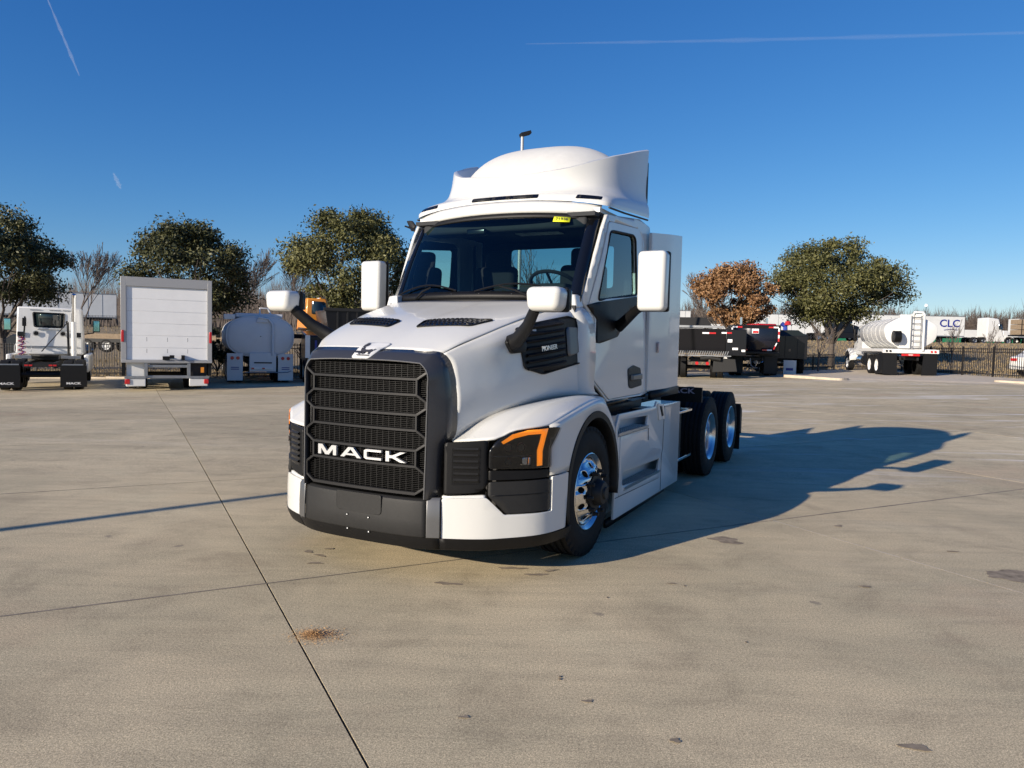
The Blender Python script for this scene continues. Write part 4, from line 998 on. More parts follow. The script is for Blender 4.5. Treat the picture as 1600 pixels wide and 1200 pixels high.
# mirror bracket detail, left roof antenna fin
MB().tube([(-1.0, .98, 2.74), (-1.10, 1.02, 2.79), (-1.20, 1.06, 2.82)], [.015, .012, .008], 6).build('antenna', 'black', T)
plate('air_deflector', 'grey', T, rnd([(1.02, 2.80), (1.09, 2.865), (1.17, 2.87), (1.08, 2.75)], .02), (), lambda a, b, d: (-a, 1.0+(a-1.0)*.4+d, b), .02)
# --- mirrors -------------------------------------------------------------------
def rbox(name, m, c, sx_, sy, sz, r_, parent, taper=0, **kw):
    bm = bmesh.new(); bmesh.ops.create_cube(bm, size=1)
    for v in bm.verts:
        t = 1-taper*(v.co.z < 0); v.co = Vector((v.co.x*sx_*(t if v.co.y < 0 or 1 else 1), v.co.y*sy, v.co.z*sz))+Vector(c)
    me = bpy.data.meshes.new(name); bm.to_mesh(me); bm.free(); smooth(me)
    o = link(name, me, m, parent); d = o.modifiers.new('b', 'BEVEL'); d.width = r_; d.segments = 5; d.limit_method = 'NONE'; return o
def mirrors(s):
    m1 = rbox('door_mirror', 'white', (s*1.455, .895, 2.205), .245, .16, .50, .042, T, .03)
    rbox('mirror_back', 'black', (s*1.455, .955, 2.205), .25, .06, .505, .02, m1)
    rbox('mirror_glass', 'dglass', (s*1.455, .985, 2.205), .225, .03, .47, .012, m1)
    a = MB(); a.tube([(s*1.05, 1.22, 1.83), (s*1.12, 1.18, 1.88), (s*1.26, 1.06, 1.97), (s*1.40, .93, 2.03)], [.055, .05, .042, .036], 12, flat=.8); a.build('mirror_arm', 'black', T, sm=60)
    h = rbox('hood_mirror', 'white', (s*1.185, -.64, 1.962), .265, .18, .165, .05, T, .12)
    rbox('mirror_back', 'black', (s*1.185, -.565, 1.962), .268, .05, .168, .02, h)
    rbox('mirror_glass', 'dglass', (s*1.185, -.536, 1.962), .27, .03, .135, .01, h)
    a = MB(); a.tube([(s*.80, -.42, 1.66), (s*.87, -.44, 1.685), (s*.99, -.53, 1.78), (s*1.09, -.62, 1.90)], [.062, .060, .048, .042], 12, flat=.75); a.build('mirror_arm', 'black', T, sm=60)
    b = plate('mirror_base', 'black', T, rnd([(-.49, 1.67), (-.44, 1.72), (-.34, 1.735), (-.28, 1.66), (-.30, 1.60), (-.44, 1.585)], .02), (), lambda p, q_, d: (s*(xs_(p, q_)+.028+d), p, q_), .05, 0, bevel=.012)
both(mirrors)
# --- lower side: skirts with steps ------------------------------------------------------
def skirt(s):
    f = lambda a, b, d: (s*(1.165+d), a, b)
    outer = rnd([(.90, .95), (.98, 1.06), (2.08, 1.055), (2.14, 1.105), (2.30, 1.06), (3.06, 1.05), (3.05, .15), (.90, .14), (.93, .55)], .01)
    h1 = rnd([(.95, .885), (1.80, .885), (1.84, .985), (1.02, 1.01)], .02); h2 = rnd([(1.12, .40), (2.22, .36), (2.30, .50), (1.12, .53)], .03)
    sk_ = plate('side_skirt', 'white', T, outer, [h1, h2], f, .02, 0, bevel=.004)
    MB().box(min(s*1.02, s*1.04), max(s*1.02, s*1.04), .95, 3.0, .15, 1.02).build('step_back', 'white', sk_)
    for (y0, y1, z, zz_) in ((.97, 1.83, .89, .115), (1.14, 2.28, .385, .13)):
        st = MB().box(min(s*1.04, s*1.175), max(s*1.04, s*1.175), y0, y1, z-.03, z).build('step', 'steel', T, bevel=.005)
        MB().box(min(s*1.172, s*1.18), max(s*1.172, s*1.18), y0, y1, z-.02, z+.004).build('step_edge', 'alu', st)
        tr = MB(); nx, ny = 4, int((y1-y0)/.055)
        for i in range(nx):
            for j in range(ny): x_ = 1.062+i*.03; y_ = y0+.03+j*.055+(i % 2)*.025; tr.lathe([(0, .012), (.008, .010), (.008, .006), (0, .005)], 6, (s*x_, y_, z+.001), 'z')
        tr.build('tread', 'steel', st, kind='stuff')
    # raised lower fold and seams
    plate('skirt_fold', 'white', sk_, [(1.02, .86), (1.84, .84), (1.90, .66), (2.32, .60), (2.30, .30), (1.02, .33)], [rnd([(1.10, .39), (2.22, .35), (2.27, .51), (1.10, .54)], .03)], lambda a, b, d: f(a, b, d+.006), .01, 0, bevel=.003)
    for p in ([(1.85, .86), (1.86, .86), (1.86, .74), (1.85, .74)],): plate('latch', 'black', sk_, p, (), lambda a, b, d: f(a, b, d+.008), .003)
    for pth in ([(.93, .325), (1.6, .312), (2.3, .30)], [(2.42, 1.04), (2.40, .60), (2.36, .52), (2.36, .16)], [(1.02, .68), (1.84, .655)]):
        MB().tube([f(a, b, .0005) for a, b in pth], .0035, 4).build('seam', 'frame', sk_)
    # service hatch with grip
    ht = plate('hatch', 'white', T, rnd([(2.14, 1.08), (2.36, 1.06), (2.44, .90), (2.20, .905)], .01), (), lambda a, b, d: f(a, b, d+.012), .02, 0, bevel=.005)
    plate('grip', 'black', ht, rnd([(2.20, 1.055), (2.28, 1.045), (2.35, .945), (2.29, .94)], .012), (), lambda a, b, d: f(a, b, d+.016), .004)
    plate('lower_lip', 'black', T, [(.92, .12), (2.75, .14), (2.75, .075), (.92, .055)], (), lambda a, b, d: (s*(1.10+d), a, b), .03)
    MB().box(min(s*.88, s*1.15), max(s*.88, s*1.15), 2.1, 3.03, 1.02, 1.05).build('box_top', 'white', T, bevel=.005)
    # parts between skirt and rear wheels
    MB().box(min(s*.55, s*1.05), max(s*.55, s*1.05), 3.1, 3.62, .30, .95).build('tank', 'frame', T, bevel=.03)
    for z in (.36, .90): MB().box(min(s*.75, s*1.16), max(s*.75, s*1.16), 3.08, 3.66, z, z+.03).build('step', 'chrome', T, bevel=.004)
    MB().tube([(s*1.06, 3.16, .38), (s*1.06, 3.16, .92)], .022, 10).build('grab_post', 'silver', T)
both(skirt)
# --- chassis ---------------------------------------------------------------------
ch = MB()
for s in (1, -1): ch.box(min(s*.36, s*.44), max(s*.36, s*.44), -.7, 6.75, .80, 1.02)
for y in (2.6, 3.4, 4.2, 5.15, 6.0, 6.7): ch.box(-.37, .37, y-.05, y+.05, .84, .98)
ch.build('chassis_frame', 'frame', T)
MB().box(-.45, .45, 4.7, 5.6, 1.03, 1.10).lathe([(1.10, .46), (1.15, .46), (1.15, .1)], 24, (0, 5.1, 0), 'z').build('fifth_wheel', 'frame', T)
both(lambda s: MB().box(min(s*.70, s*1.21), max(s*.70, s*1.21), 3.92, 3.96, .98, 1.165).build('splash_panel', 'black', T, bevel=.004))
text('panel_lettering', 'MACK', 'purple', T, .085, fr((.935, 3.915, 1.115), (1, 0, 0), (0, 0, 1)), .001, 1.55, .002)
both(lambda s: MB().box(min(s*.66, s*1.22), max(s*.66, s*1.22), 6.52, 6.545, .10, .80).build('mud_flap', 'black', T))
both(lambda s: MB().hexa([(s*x, y, z) for x, y, z in [(1.0, 6.42, .38), (1.24, 6.42, .38), (1.24, 6.56, .34), (1.0, 6.56, .34), (1.0, 6.42, .80), (1.24, 6.42, .80), (1.24, 6.56, .72), (1.0, 6.56, .72)]]).build('splash_guard', 'black', T, bevel=.01))
# --- wheels ----------------------------------------------------------------------
def hole_ring(ro, ri, nh, rh, rc, lug=0, lr=.0, lc=0):
    circ = lambda cx_, cy_, r_, n_: [(cx_+r_*math.cos(2*math.pi*k/n_), cy_+r_*math.sin(2*math.pi*k/n_)) for k in range(n_)]
    holes = [circ(0, 0, ri, 40)]+[circ(rc*math.cos(2*math.pi*(k+.5)/nh), rc*math.sin(2*math.pi*(k+.5)/nh), rh, 14) for k in range(nh)]
    return circ(0, 0, ro, 60), holes
def make_wheel(front):
    w = MB()
    # tyre
    R_ = .51; wd = .30 if front else .285
    prof_ = [(-wd, .30), (-wd-.005, .36), (-wd+.0, .44), (-wd+.02, .49)]
    gro = []
    for k in range(5):
        a = -wd+.035+k*(wd-.07)/4; gro += [(a-.016, R_), (a+.016, R_)] if k == 0 else [(a-.020, R_-.014), (a-.016, R_), (a+.016, R_)]
        if k < 4: gro += [(a+.020, R_-.014)]
    tyre = [(-wd+.01, .30), (-wd, .36), (-wd, .43), (-wd+.018, .485)]+gro+[(-.018, .485), (-.001, .44), (.004, .40), (.002, .345), (-.004, .318), (-.012, .303)]
    rim = MB().lathe([(-.020, .302), (-.006, .304), (-.002, .298), (-.010, .290), (-.02, .282), (-.03, .272), (-.05, .262), (-.20 if front else -.13, .255), (-wd+.02, .27), (-wd, .30)], 56)
    wheel = rim.build('wheel', 'alu', None, sm=40)
    MB().lathe(tyre, 72).build('tyre', 'rub', wheel, sm=35)
    bd = MB()
    for k in range(44): # sidewall blocks and shoulder lugs
        a = 2*math.pi*k/44; c_, s_ = math.cos(a), math.sin(a); r1, r2 = .488, .509; w_ = .018
        P = lambda r_, t, x: (x, c_*r_-s_*t, s_*r_+c_*t); bd.add([P(.478, -w_, .0005), P(.478, w_, .0005), P(.505, w_, -.012), P(.505, -w_, -.012)], [(0, 1, 2, 3)])
    bd.build('shoulder_lug', 'rub', wheel, recalc=False, kind='stuff')
    if front: ro, ri, x0, x1, rc, rh = .262, .145, -.035, .045, .212, .026
    else: ro, ri, x0, x1, rc, rh = .257, .145, -.11, -.165, .212, .026
    oc, hs_ = hole_ring(ro, ri, 10, rh, rc)
    def fx(a, b, d):
        r_ = math.hypot(a, b); t = (ro-r_)/(ro-.165); t = max(0, min(1, t)); 
        return (x0+(x1-x0)*(t**.8)+d, a, b)
    plate('rim_disc', 'alu', wheel, oc, hs_, fx, .012, 1, bevel=0, sm=40)
    MB().disc((x0-.05, 0, 0), .255, 24).build('drum', 'frame', wheel)
    if front:
        MB().lathe([(x1-.02, .15), (x1+.01, .148), (x1+.012, .105), (x1+.05, .10), (x1+.075, .085), (x1+.08, .05), (x1+.095, .045), (x1+.095, 0.001)], 28).build('hub', 'frame', wheel, sm=35)
    else:
        MB().lathe([(x1-.02, .15), (x1+.01, .148), (x1+.012, .09), (x1+.10, .085), (x1+.11, .06), (x1+.11, .001)], 24).build('hub', 'alu', wheel, sm=35)
    me = MB().lathe([(0, .021), (.012, .020), (.014, .016), (.045, .014), (.05, .003)], 8).me('lug_nut', 40)
    me.materials.append(M['frame'] if front else M['chrome'])
    for k in range(10):
        a = 2*math.pi*k/10; o = link('lug_nut', me, None, wheel); o.location = (x1+.002, .168*math.cos(a), .168*math.sin(a))
    return wheel
wf = make_wheel(True); wf.parent = T; wf.location = (1.195, .24, .51); wf.rotation_euler = (.1, 0, 0)
w2 = clone(wf, T); w2.location = (-1.195, .24, .51); w2.rotation_euler = (0, 0, math.pi)
wr = make_wheel(False); wr.parent = T; wr.location = (1.215, 4.49, .51); wr.rotation_euler = (.3, 0, 0)
for (x, y, rz_) in ((1.215, 5.83, 0), (-1.215, 4.49, math.pi), (-1.215, 5.83, math.pi), (.60, 4.49, math.pi), (.60, 5.83, math.pi), (-.60, 4.49, 0), (-.60, 5.83, 0)):
    o = clone(wr, T); o.location = (x, y, .51); o.rotation_euler = (.7*y, 0, rz_)
for y in (.24, 4.49, 5.83): MB().tube([(-1.0, y, .51), (1.0, y, .51)], .07, 10).build('axle', 'frame', T)
# --- interior -------------------------------------------------------------------
ds = MB(); ds.hexa([(-.93, .50, 1.75), (.93, .50, 1.75), (.95, 1.02, 1.78), (-.95, 1.02, 1.78), (-.9, .52, 2.06), (.9, .52, 2.06), (.95, .95, 2.14), (-.95, .95, 2.14)]); ds.build('dashboard', 'inter', T, bevel=.03)
rbox('instrument_hood', 'inter', (.46, .92, 2.155), .46, .20, .09, .03, T)
stw = MB(); c = Vector((.46, 1.10, 2.20)); ax = Vector((0, .50, .86)).normalized(); u1 = Vector((1, 0, 0)); u2 = ax.cross(u1)
ring = [c+(u1*math.cos(a)+u2*math.sin(a))*.225 for a in [2*math.pi*k/36 for k in range(38)]]; stw.tube(ring, .017, 8, cap=False)
for a in (.2, math.pi-.2, -1.57): stw.tube([c-ax*.03, c+(u1*math.cos(a)+u2*math.sin(a))*.22], .014, 6)
stw.tube([c, c-ax*.35], .035, 8); stw.build('steering_wheel', 'seat', T, sm=60)
for sx_ in (.47, -.52):
    st = rbox('seat', 'seat', (sx_, 1.50, 1.78), .50, .5, .16, .06, T); rbox('backrest', 'seat', (sx_, 1.78, 2.13), .48, .16, .66, .06, st); rbox('headrest', 'seat', (sx_, 1.80, 2.53), .28, .12, .20, .05, st)
    MB().box(sx_-.18, sx_+.18, 1.35, 1.65, 1.24, 1.72).build('pedestal', 'frame', st)
both(lambda s: MB().tube([(s*.90, 1.95, 2.72), (s*.86, 1.93, 1.9)], .03, 4, flat=.3).build('seat_belt', 'seat', T))
both(lambda s: MB().tube([(s*.90, .72, 2.15), (s*.915, .80, 2.35), (s*.91, .95, 2.62)], .02, 8).build('grab_handle', 'inter', T, sm=60))
rbox('ceiling_console', 'inter', (0, 1.0, 2.73), 1.7, .26, .10, .03, T)
rbox('camera_unit', 'gblack', (-.22, .83, 2.68), .20, .06, .06, .015, T)
for k in range(4): MB().box(.10+k*.11, .20+k*.11, .98, 1.12, 2.670, 2.677).build('vent_flap', 'offwhite', T)
# stock sticker inside the windscreen
def fs(a, b, d): return tuple(ws(a, b, .012+d))
stk = plate('sticker', 'yellow', T, [(.615, .885), (.765, .885), (.765, .945), (.615, .945)], (), fs, .002)
p = ws(.69, .915, .0165); tx = (ws(.76, .915)-ws(.62, .915)).normalized(); ty = (ws(.69, .94)-ws(.69, .89)).normalized()
text('handwriting', '71936', 'ink', stk, .043, fr(p, tx, ty-tx*ty.dot(tx)), .0006, 1.05, .0002)
# ------------------------------------------------------------------ parked and passing vehicles
bgwheel = None
def bw(root, x, y, z=.5, r=.5, w=.28, s=1, rim='white2', name='wheel'):
    """wheel at outer face x facing +x (s=1) or -x"""
    m_ = MB().lathe([(-w, r*.6), (-w, r*.93), (-w+.03, r), (-.03, r), (-.002, r*.93), (.004, r*.75), (-.004, r*.60)], 24)
    o = m_.build(name, 'rub', None, sm=40); o.parent = root; o.location = (x, y, z)
    if s < 0: o.rotation_euler = (0, 0, math.pi)
    MB().lathe([(-.004, r*.60), (-.01, r*.56), (-.10, r*.5), (-.11, r*.25), (-.03, r*.22), (-.03, .001)], 20).build('rim', rim, o, sm=40)
    return o
def vroot(name, label, cat, x, y, head, dz=0, group=None, fn=None):
    """origin at rear centre on the ground, +y = forward; head = degrees clockwise from world +Y"""
    return empty(name, label, cat, group, loc=(x, y, (fn or hy)(x, y)+dz), rz=-rad(head))
def tandem(root, ys, xo=1.22, rim='white2', dual=True, r=.5):
    for y in ys:
        for s in (1, -1):
            bw(root, s*xo, y, r, r, .28, s, rim)
            if dual: bw(root, s*(xo-.32), y, r, r, .28, s, rim)
        MB().tube([(-1, y, r), (1, y, r)], .08, 8).build('axle', 'frame', root)
def chassis(root, y0, y1, z=.95):
    m_ = MB()
    for s in (1, -1): m_.box(min(s*.36, s*.45), max(s*.36, s*.45), y0, y1, z-.2, z)
    k = y0+.3
    while k < y1: m_.box(-.37, .37, k-.05, k+.05, z-.17, z-.03); k += .9
    m_.build('chassis_frame', 'frame', root)
HB = -27.4   # heading of the left row (along the slab joints)
# 1 white tractor unit seen from behind, far left
t = vroot('semi_truck', 'white tractor unit seen from behind at the far left with a tall chrome exhaust', 'semi truck', -15.55, 24.35, HB)
chassis(t, .1, 5.6); tandem(t, (.75, 2.05), 1.2)
cb = MB().hexa([(-1.06, 3.3, 1.12), (1.06, 3.3, 1.12), (1.06, 5.2, 1.12), (-1.06, 5.2, 1.12), (-1.0, 3.35, 2.86), (1.0, 3.35, 2.86), (1.0, 4.7, 2.86), (-1.0, 4.7, 2.86)]).build('cab', 'white2', t, bevel=.05)
MB().hexa([(-.9, 5.2, .8), (.9, 5.2, .8), (.75, 6.6, .8), (-.75, 6.6, .8), (-.9, 5.2, 1.9), (.9, 5.2, 1.9), (.7, 6.5, 1.6), (-.7, 6.5, 1.6)]).build('hood', 'white2', t, bevel=.05)
plate('rear_window', 'dglass', t, rnd([(-.46, 2.16), (.42, 2.14), (.46, 2.62), (-.50, 2.64)], .05), (), lambda a, b, d: (a, 3.325+.03*(b-2)-d-.004, b), .01)
P = [(a, 3.315+.03*(b-2), b) for a, b in rnd([(-.48, 2.14), (.44, 2.12), (.48, 2.64), (-.52, 2.66)], .05)]; MB().tube(P+[P[0]], .02, 5, cap=False).build('window_seal', 'black', t)
for x in (-.42, .42):
    m_ = MB().lathe([(-.02, .10), (-.02, .085), (0, .08)], 18, (x, 3.29, 1.90), 'y'); m_.build('vent_ring', 'steel', t); MB().disc((x, 3.285, 1.90), .075, 16, 'y').build('vent', 'black', t)
for s in (1, -1): MB().box(min(s*.78, s*1.0), max(s*.78, s*1.0), 3.27, 3.30, 1.78, 1.95).build('grab_recess', 'gblack', t, bevel=.01)
MB().box(-.85, .85, 3.26, 3.31, 1.40, 1.44).build('seam', 'steel', t); MB().box(-.45, .45, 3.265, 3.31, 2.06, 2.09).build('brow', 'white2', t)
for x0 in (-.6, .0, .42): MB().box(x0, x0+.35, 3.33, 3.36, 2.74, 2.77).build('roof_slot', 'steel', t)
MB().tube([(.78, 3.1, .95), (.78, 3.1, 3.2), (.80, 3.02, 3.36)], .075, 12).build('exhaust', 'chrome', t, sm=60)
MB().lathe([(0, .088), (1.25, .088)], 14, (.78, 3.1, 1.1), 'z').build('heat_shield', 'white2', t, sm=60)
MB().tube([(.62, 2.9, 1.1), (.60, 2.9, 2.30), (.55, 2.9, 2.36)], .04, 8).build('snorkel', 'black', t)
MB().tube([(-.75, 3.2, 2.5), (-.75, 3.1, 2.2), (-.80, 3.1, 1.55)], .028, 6).build('air_line_post', 'black', t)
MB().box(-.83, -.70, 3.08, 3.14, 2.15, 2.45).build('line_holder', 'black', t, bevel=.02)
MB().tube([(.58, 2.9, 2.3), (-.2, 2.6, 1.25)], .018, 6).build('stay', 'frame', t)
for k, (m_, dx) in enumerate((('redp', 0), ('blue', .04), ('redp', .09))):
    c = [(-.88+dx+.07*math.cos(a*1.3)*1.0, 3.0+.07*math.sin(a*1.3), 1.05+.06*a*.55) for a in [j*.45 for j in range(50)]]; MB().tube(c, .013, 4).build('air_hose', m_, t)
c = [(-.80+.26*math.cos(a), 3.0, 1.35+.28*math.sin(a)) for a in [j*math.pi/9 for j in range(19)]]; MB().tube(c, .012, 5).build('air_hose', 'white2', t)
MB().box(-.4, .4, 1.5, 2.5, 1.0, 1.12).lathe([(1.12, .42), (1.17, .42), (1.17, .05)], 20, (0, 1.6, 0), 'z').build('fifth_wheel', 'frame', t)
MB().box(-1.0, 1.0, 2.6, 3.2, 1.0, 1.10).build('deck_plate', 'steel', t)
for s in (1, -1):
    fl = MB().box(min(s*.56, s*1.33), max(s*.56, s*1.33), -.12, -.10, .14, .86).build('mud_flap', 'black', t)
    text('lettering', 'MACK', 'white_print', fl, .10, fr((s*.94, -.124, .26), (1, 0, 0), (0, 0, 1)), .001, 1.5, .003)
    MB().box(min(s*.60, s*1.22), max(s*.60, s*1.22), -.03, .01, .86, .90).build('flap_hanger', 'steel', t)
    MB().box(min(s*1.12, s*1.28), max(s*1.12, s*1.28), 2.7, 6.0, .5, 1.15).build('side_fairing', 'white2', t, bevel=.04)
    MB().tube([(s*1.05, 4.6, 1.9), (s*1.35, 4.7, 1.95), (s*1.42, 4.7, 2.2)], .025, 6).build('mirror_arm', 'black', t)
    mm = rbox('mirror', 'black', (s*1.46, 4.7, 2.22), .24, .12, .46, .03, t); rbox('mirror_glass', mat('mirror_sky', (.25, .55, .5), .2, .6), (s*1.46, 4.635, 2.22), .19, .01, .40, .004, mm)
    bw(t, s*1.2, 5.9, .5, .5, .28, s)
MB().box(-.5, .5, -.01, .02, .80, .90).build('tail_bar', 'frame', t)
for x in (-.40, -.28, .28, .40): MB().box(x-.05, x+.05, -.02, -.01, .83, .88).build('tail_lamp', 'red', t)
# 2 box truck
t = vroot('box_truck', 'white box truck seen square from behind with a roller door', 'box truck', -11.55, 24.75, HB)
chassis(t, .3, 7.5); tandem(t, (1.6,), 1.18)
bx = MB().box(-1.36, 1.36, 0, 6.4, 1.02, 3.72).build('box_body', 'offwhite', t, bevel=.01)
fm = MB()
fm.box(-1.38, -1.22, -.06, .0, 1.0, 3.74).box(1.24, 1.38, -.06, .0, 1.0, 3.74).box(-1.22, 1.24, -.06, .0, 3.44, 3.74).box(-1.38, 1.38, -.12, .0, .94, 1.03); fm.build('rear_frame', mat('grey_frame', (.36, .36, .36), .5, .2), t, bevel=.008)
for k in range(6):
    z = 1.04+k*.40; MB().box(-1.215, 1.235, -.012, .01, z, z+.394).build('door_panel', 'door_white', t, bevel=.004)
for x in (-.62, .0, .62):
    for z in (1.28, 1.66):
        for j in range(4): MB().disc((x, -.0135, z+j*.035), .011, 8, 'y').build('rivet', 'frame', t)
for s in (1, -1): MB().box(min(s*1.29, s*1.37), max(s*1.29, s*1.37), -.08, -.06, 1.62, 2.0).build('tail_lamp', 'red', t, bevel=.01)
MB().box(-.15, .06, -.16, -.02, 1.04, 1.16).build('latch', 'black', t); MB().box(.06, .2, -.2, -.1, 1.10, 1.2).build('lock', 'black', t); MB().box(.42, .52, -.2, -.02, 1.05, 1.2).build('hinge', 'black', t)
MB().tube([(.06, -.12, 1.06), (.34, -.12, 1.06)], .02, 6).build('pull_bar', 'white2', t)
for s in (1, -1):
    MB().box(min(s*.60, s*.70), max(s*.60, s*.70), -.1, .0, .42, .98).build('lift_post', 'steel', t)
    MB().box(min(s*.70, s*1.22), max(s*.70, s*1.22), .05, .07, .45, .93).build('rear_plate', 'white2' if s < 0 else 'grey', t)
    MB().hexa([(s*x, y, z) for x, y, z in [(.66, -.12, .16), (1.24, -.12, .16), (1.24, -.08, .16), (.66, -.08, .16), (.66, -.12, .42), (1.24, -.12, .42), (1.24, -.08, .42), (.66, -.08, .42)]]).build('lamp_plate', 'white2', t, bevel=.02)
    MB().box(min(s*1.12, s*1.27), max(s*1.12, s*1.27), -.15, -.12, .24, .40).build('tail_lamp', 'red', t, bevel=.02)
    MB().box(min(s*.66, s*1.28), max(s*.66, s*1.28), -.14, -.02, .42, .50).build('step_bar', 'steel', t)
    MB().box(min(s*1.26, s*1.36), max(s*1.26, s*1.36), .0, 5, .5, 1.0).build('side_guard', 'black', t)
for z in (.42, .78): MB().box(-.62, .62, -.06, -.02, z, z+.10).build('cross_bar', 'steel', t, bevel=.01)
MB().box(-.62, .62, .0, .3, .9, .96).build('lift_deck', 'steel', t); MB().hexa([(-1.0, 6.6, .9), (1.0, 6.6, .9), (1.0, 8.2, .9), (-1.0, 8.2, .9), (-.95, 6.6, 2.7), (.95, 6.6, 2.7), (.9, 7.8, 2.7), (-.9, 7.8, 2.7)]).build('cab', 'white2', t, bevel=.05)
for s in (1, -1): bw(t, s*1.1, 7.8, .48, .48, .26, s)
# shadowless orange cord tag on right post
MB().box(1.02, 1.12, -.125, -.10, .62, .80).build('orange_tag', 'orange', t)
# 3 tank truck from behind
def ellipse_ring(w, h, y, zc, n=40, e=2.4): return [((1 if math.cos(a) >= 0 else -1)*w*abs(math.cos(a))**(2/e), y, zc+(1 if math.sin(a) >= 0 else -1)*h*abs(math.sin(a))**(2/e)) for a in [2*math.pi*k/n for k in range(n)]]
t = vroot('tank_truck', 'white tank truck seen from behind between the box truck and the big white tractor', 'tank truck', -9.95, 29.2, HB+4)
chassis(t, .3, 8); tandem(t, (1.2, 2.5), 1.2)
g_ = [ellipse_ring(1.27*f_, .80*f_, y, 1.86, e=2.7) for f_, y in ((.02, -.02), (.6, .0), (.9, .02), (.97, .05), (1, .10), (1, 5.2), (.9, 5.3))]
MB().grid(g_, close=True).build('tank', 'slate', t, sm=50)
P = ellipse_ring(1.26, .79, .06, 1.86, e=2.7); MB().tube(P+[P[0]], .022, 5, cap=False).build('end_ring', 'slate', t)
MB().tube([(.45, -.10, 1.1), (.45, -.08, 2.35), (.30, -.05, 2.55), (-.1, -.02, 2.6)], .05, 8).build('pipe', 'slate', t, sm=60)
MB().box(-.15, .28, -.05, .1, 2.40, 2.56).build('manhole', 'slate', t, bevel=.02)
MB().box(-.9, .85, .2, 4.6, 2.60, 2.76).build('top_rail', 'slate', t, bevel=.03)
MB().tube([(.0, .4, 2.72), (.0, .42, 2.98), (.30, .45, 2.98), (.42, .46, 2.74)], .035, 8).build('handrail', 'white2', t, sm=60)
MB().box(-1.35, -.95, .1, .5, 2.50, 2.70).build('side_box', 'white2', t, bevel=.02)
MB().box(-.42, .58, -.1, .2, .48, 1.20).build('rear_cabinet', 'slate', t, bevel=.01)
MB().box(-.35, .45, -.14, -.1, .56, .66).build('bumper', 'white2', t, bevel=.01)
MB().box(-.25, .42, -.115, -.10, .80, .85).build('lamp_slot', 'frame', t)
for s in (1, -1):
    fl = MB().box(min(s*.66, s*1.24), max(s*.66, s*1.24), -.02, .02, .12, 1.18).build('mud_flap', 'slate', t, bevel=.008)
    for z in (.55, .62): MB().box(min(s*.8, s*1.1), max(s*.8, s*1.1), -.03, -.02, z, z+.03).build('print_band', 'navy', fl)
    for x, c_ in ((.84, 'red'), (1.05, 'red')): MB().lathe([(-.03, .001), (-.03, .06), (0, .07)], 12, (s*x, -.02, 1.0), 'y').build('tail_lamp', c_, t)
for x in (-.30, .10): MB().box(x-.05, x+.05, -.16, -.14, .58, .63).build('tail_lamp', 'red', t)
MB().tube([(-.6, -.2, .45), (1.0, -.2, .45), (1.15, -.2, .52)], .02, 6).build('tow_bar', 'steel', t)
MB().hexa([(-1.0, 5.6, .9), (1.0, 5.6, .9), (1.0, 7.4, .9), (-1.0, 7.4, .9), (-.95, 5.6, 2.5), (.95, 5.6, 2.5), (.9, 6.9, 2.5), (-.9, 6.9, 2.5)]).build('cab', 'white2', t, bevel=.05)
rbox('mirror', 'black', (-1.35, 6.9, 2.0), .22, .12, .5, .03, t)
for s in (1, -1): bw(t, s*1.15, 7.4, .5, .5, .28, s)
# 4 yellow truck with dark ribbed body beyond, between tank truck and hood
t = vroot('dump_truck', 'orange-yellow truck cab half hidden behind the dark ribbed tipper body', 'truck', -9.75, 34.0, 62, dz=.9)
cb = MB().hexa([(-.95, 0, 1.3), (.95, 0, 1.3), (.95, 1.3, 1.3), (-.95, 1.3, 1.3), (-.85, .1, 2.72), (.85, .1, 2.72), (.85, .95, 2.72), (-.85, .95, 2.72)]).build('cab', 'orange', t, bevel=.05)
plate('side_window', 'dglass', cb, rnd([(.28, 2.02), (1.02, 2.0), (.88, 2.58), (.30, 2.6)], .05), (), lambda a, b, d: (.965-.07*(b-1.3)+d, a, b), .01)
plate('windscreen', 'dglass', cb, rnd([(-.8, 2.02), (.8, 2.02), (.74, 2.58), (-.74, 2.58)], .05), (), lambda a, b, d: (a, 1.315-.245*(b-1.3)+d, b), .01)
MB().hexa([(-.7, 1.3, 1.2), (.7, 1.3, 1.2), (.55, 2.6, 1.2), (-.55, 2.6, 1.2), (-.7, 1.3, 2.0), (.7, 1.3, 2.0), (.5, 2.55, 1.8), (-.5, 2.55, 1.8)]).build('hood', 'orange', t, bevel=.07)
for s in (1, -1):
    c = [(y, z) for y, z in [(1.2, 1.1), (1.35, 1.5), (1.8, 1.75), (2.2, 1.65), (2.5, 1.2)]]; MB().grid([[(s*.62, y, z), (s*1.05, y, z-.03), (s*1.08, y, z-.12)] for y, z in c]).build('fender', 'orange', t, sm=60, solid=.02)
    bw(t, s*1.05, 1.85, .75, .5, .3, s, 'black')
for x in (-.4, -.12, .12, .4): MB().lathe([(0, .05), (.06, .04), (.08, .001)], 8, (x, .8, 2.72), 'z').build('beacon', 'refl' if x in (-.12, .12) else 'orange', t)
chassis(t, -3, 2.6, 1.1)
t = vroot('dumpster', 'dark open ribbed tipper body standing behind the hood on the left', 'container', -5.5, 32.4, 66, dz=.3)
bd = MB().hexa([(-1.2, -2.6, .9), (1.2, -2.6, .9), (1.2, 2.6, .9), (-1.2, 2.6, .9), (-1.25, -2.9, 2.62), (1.25, -2.9, 2.62), (1.25, 2.9, 2.62), (-1.25, 2.9, 2.62)]).build('body', 'bpaint', t, bevel=.02)
for k in range(13):
    y = -2.4+k*.4; MB().box(1.21, 1.29, y-.03, y+.03, .95, 2.6).build('rib', 'grey', t)
MB().box(1.19, 1.32, -2.95, 2.95, 2.58, 2.70).build('top_rail', 'grey', t)
MB().box(-1.3, 1.3, -2.4, 2.4, .55, .95).build('chassis_frame', 'frame', t)
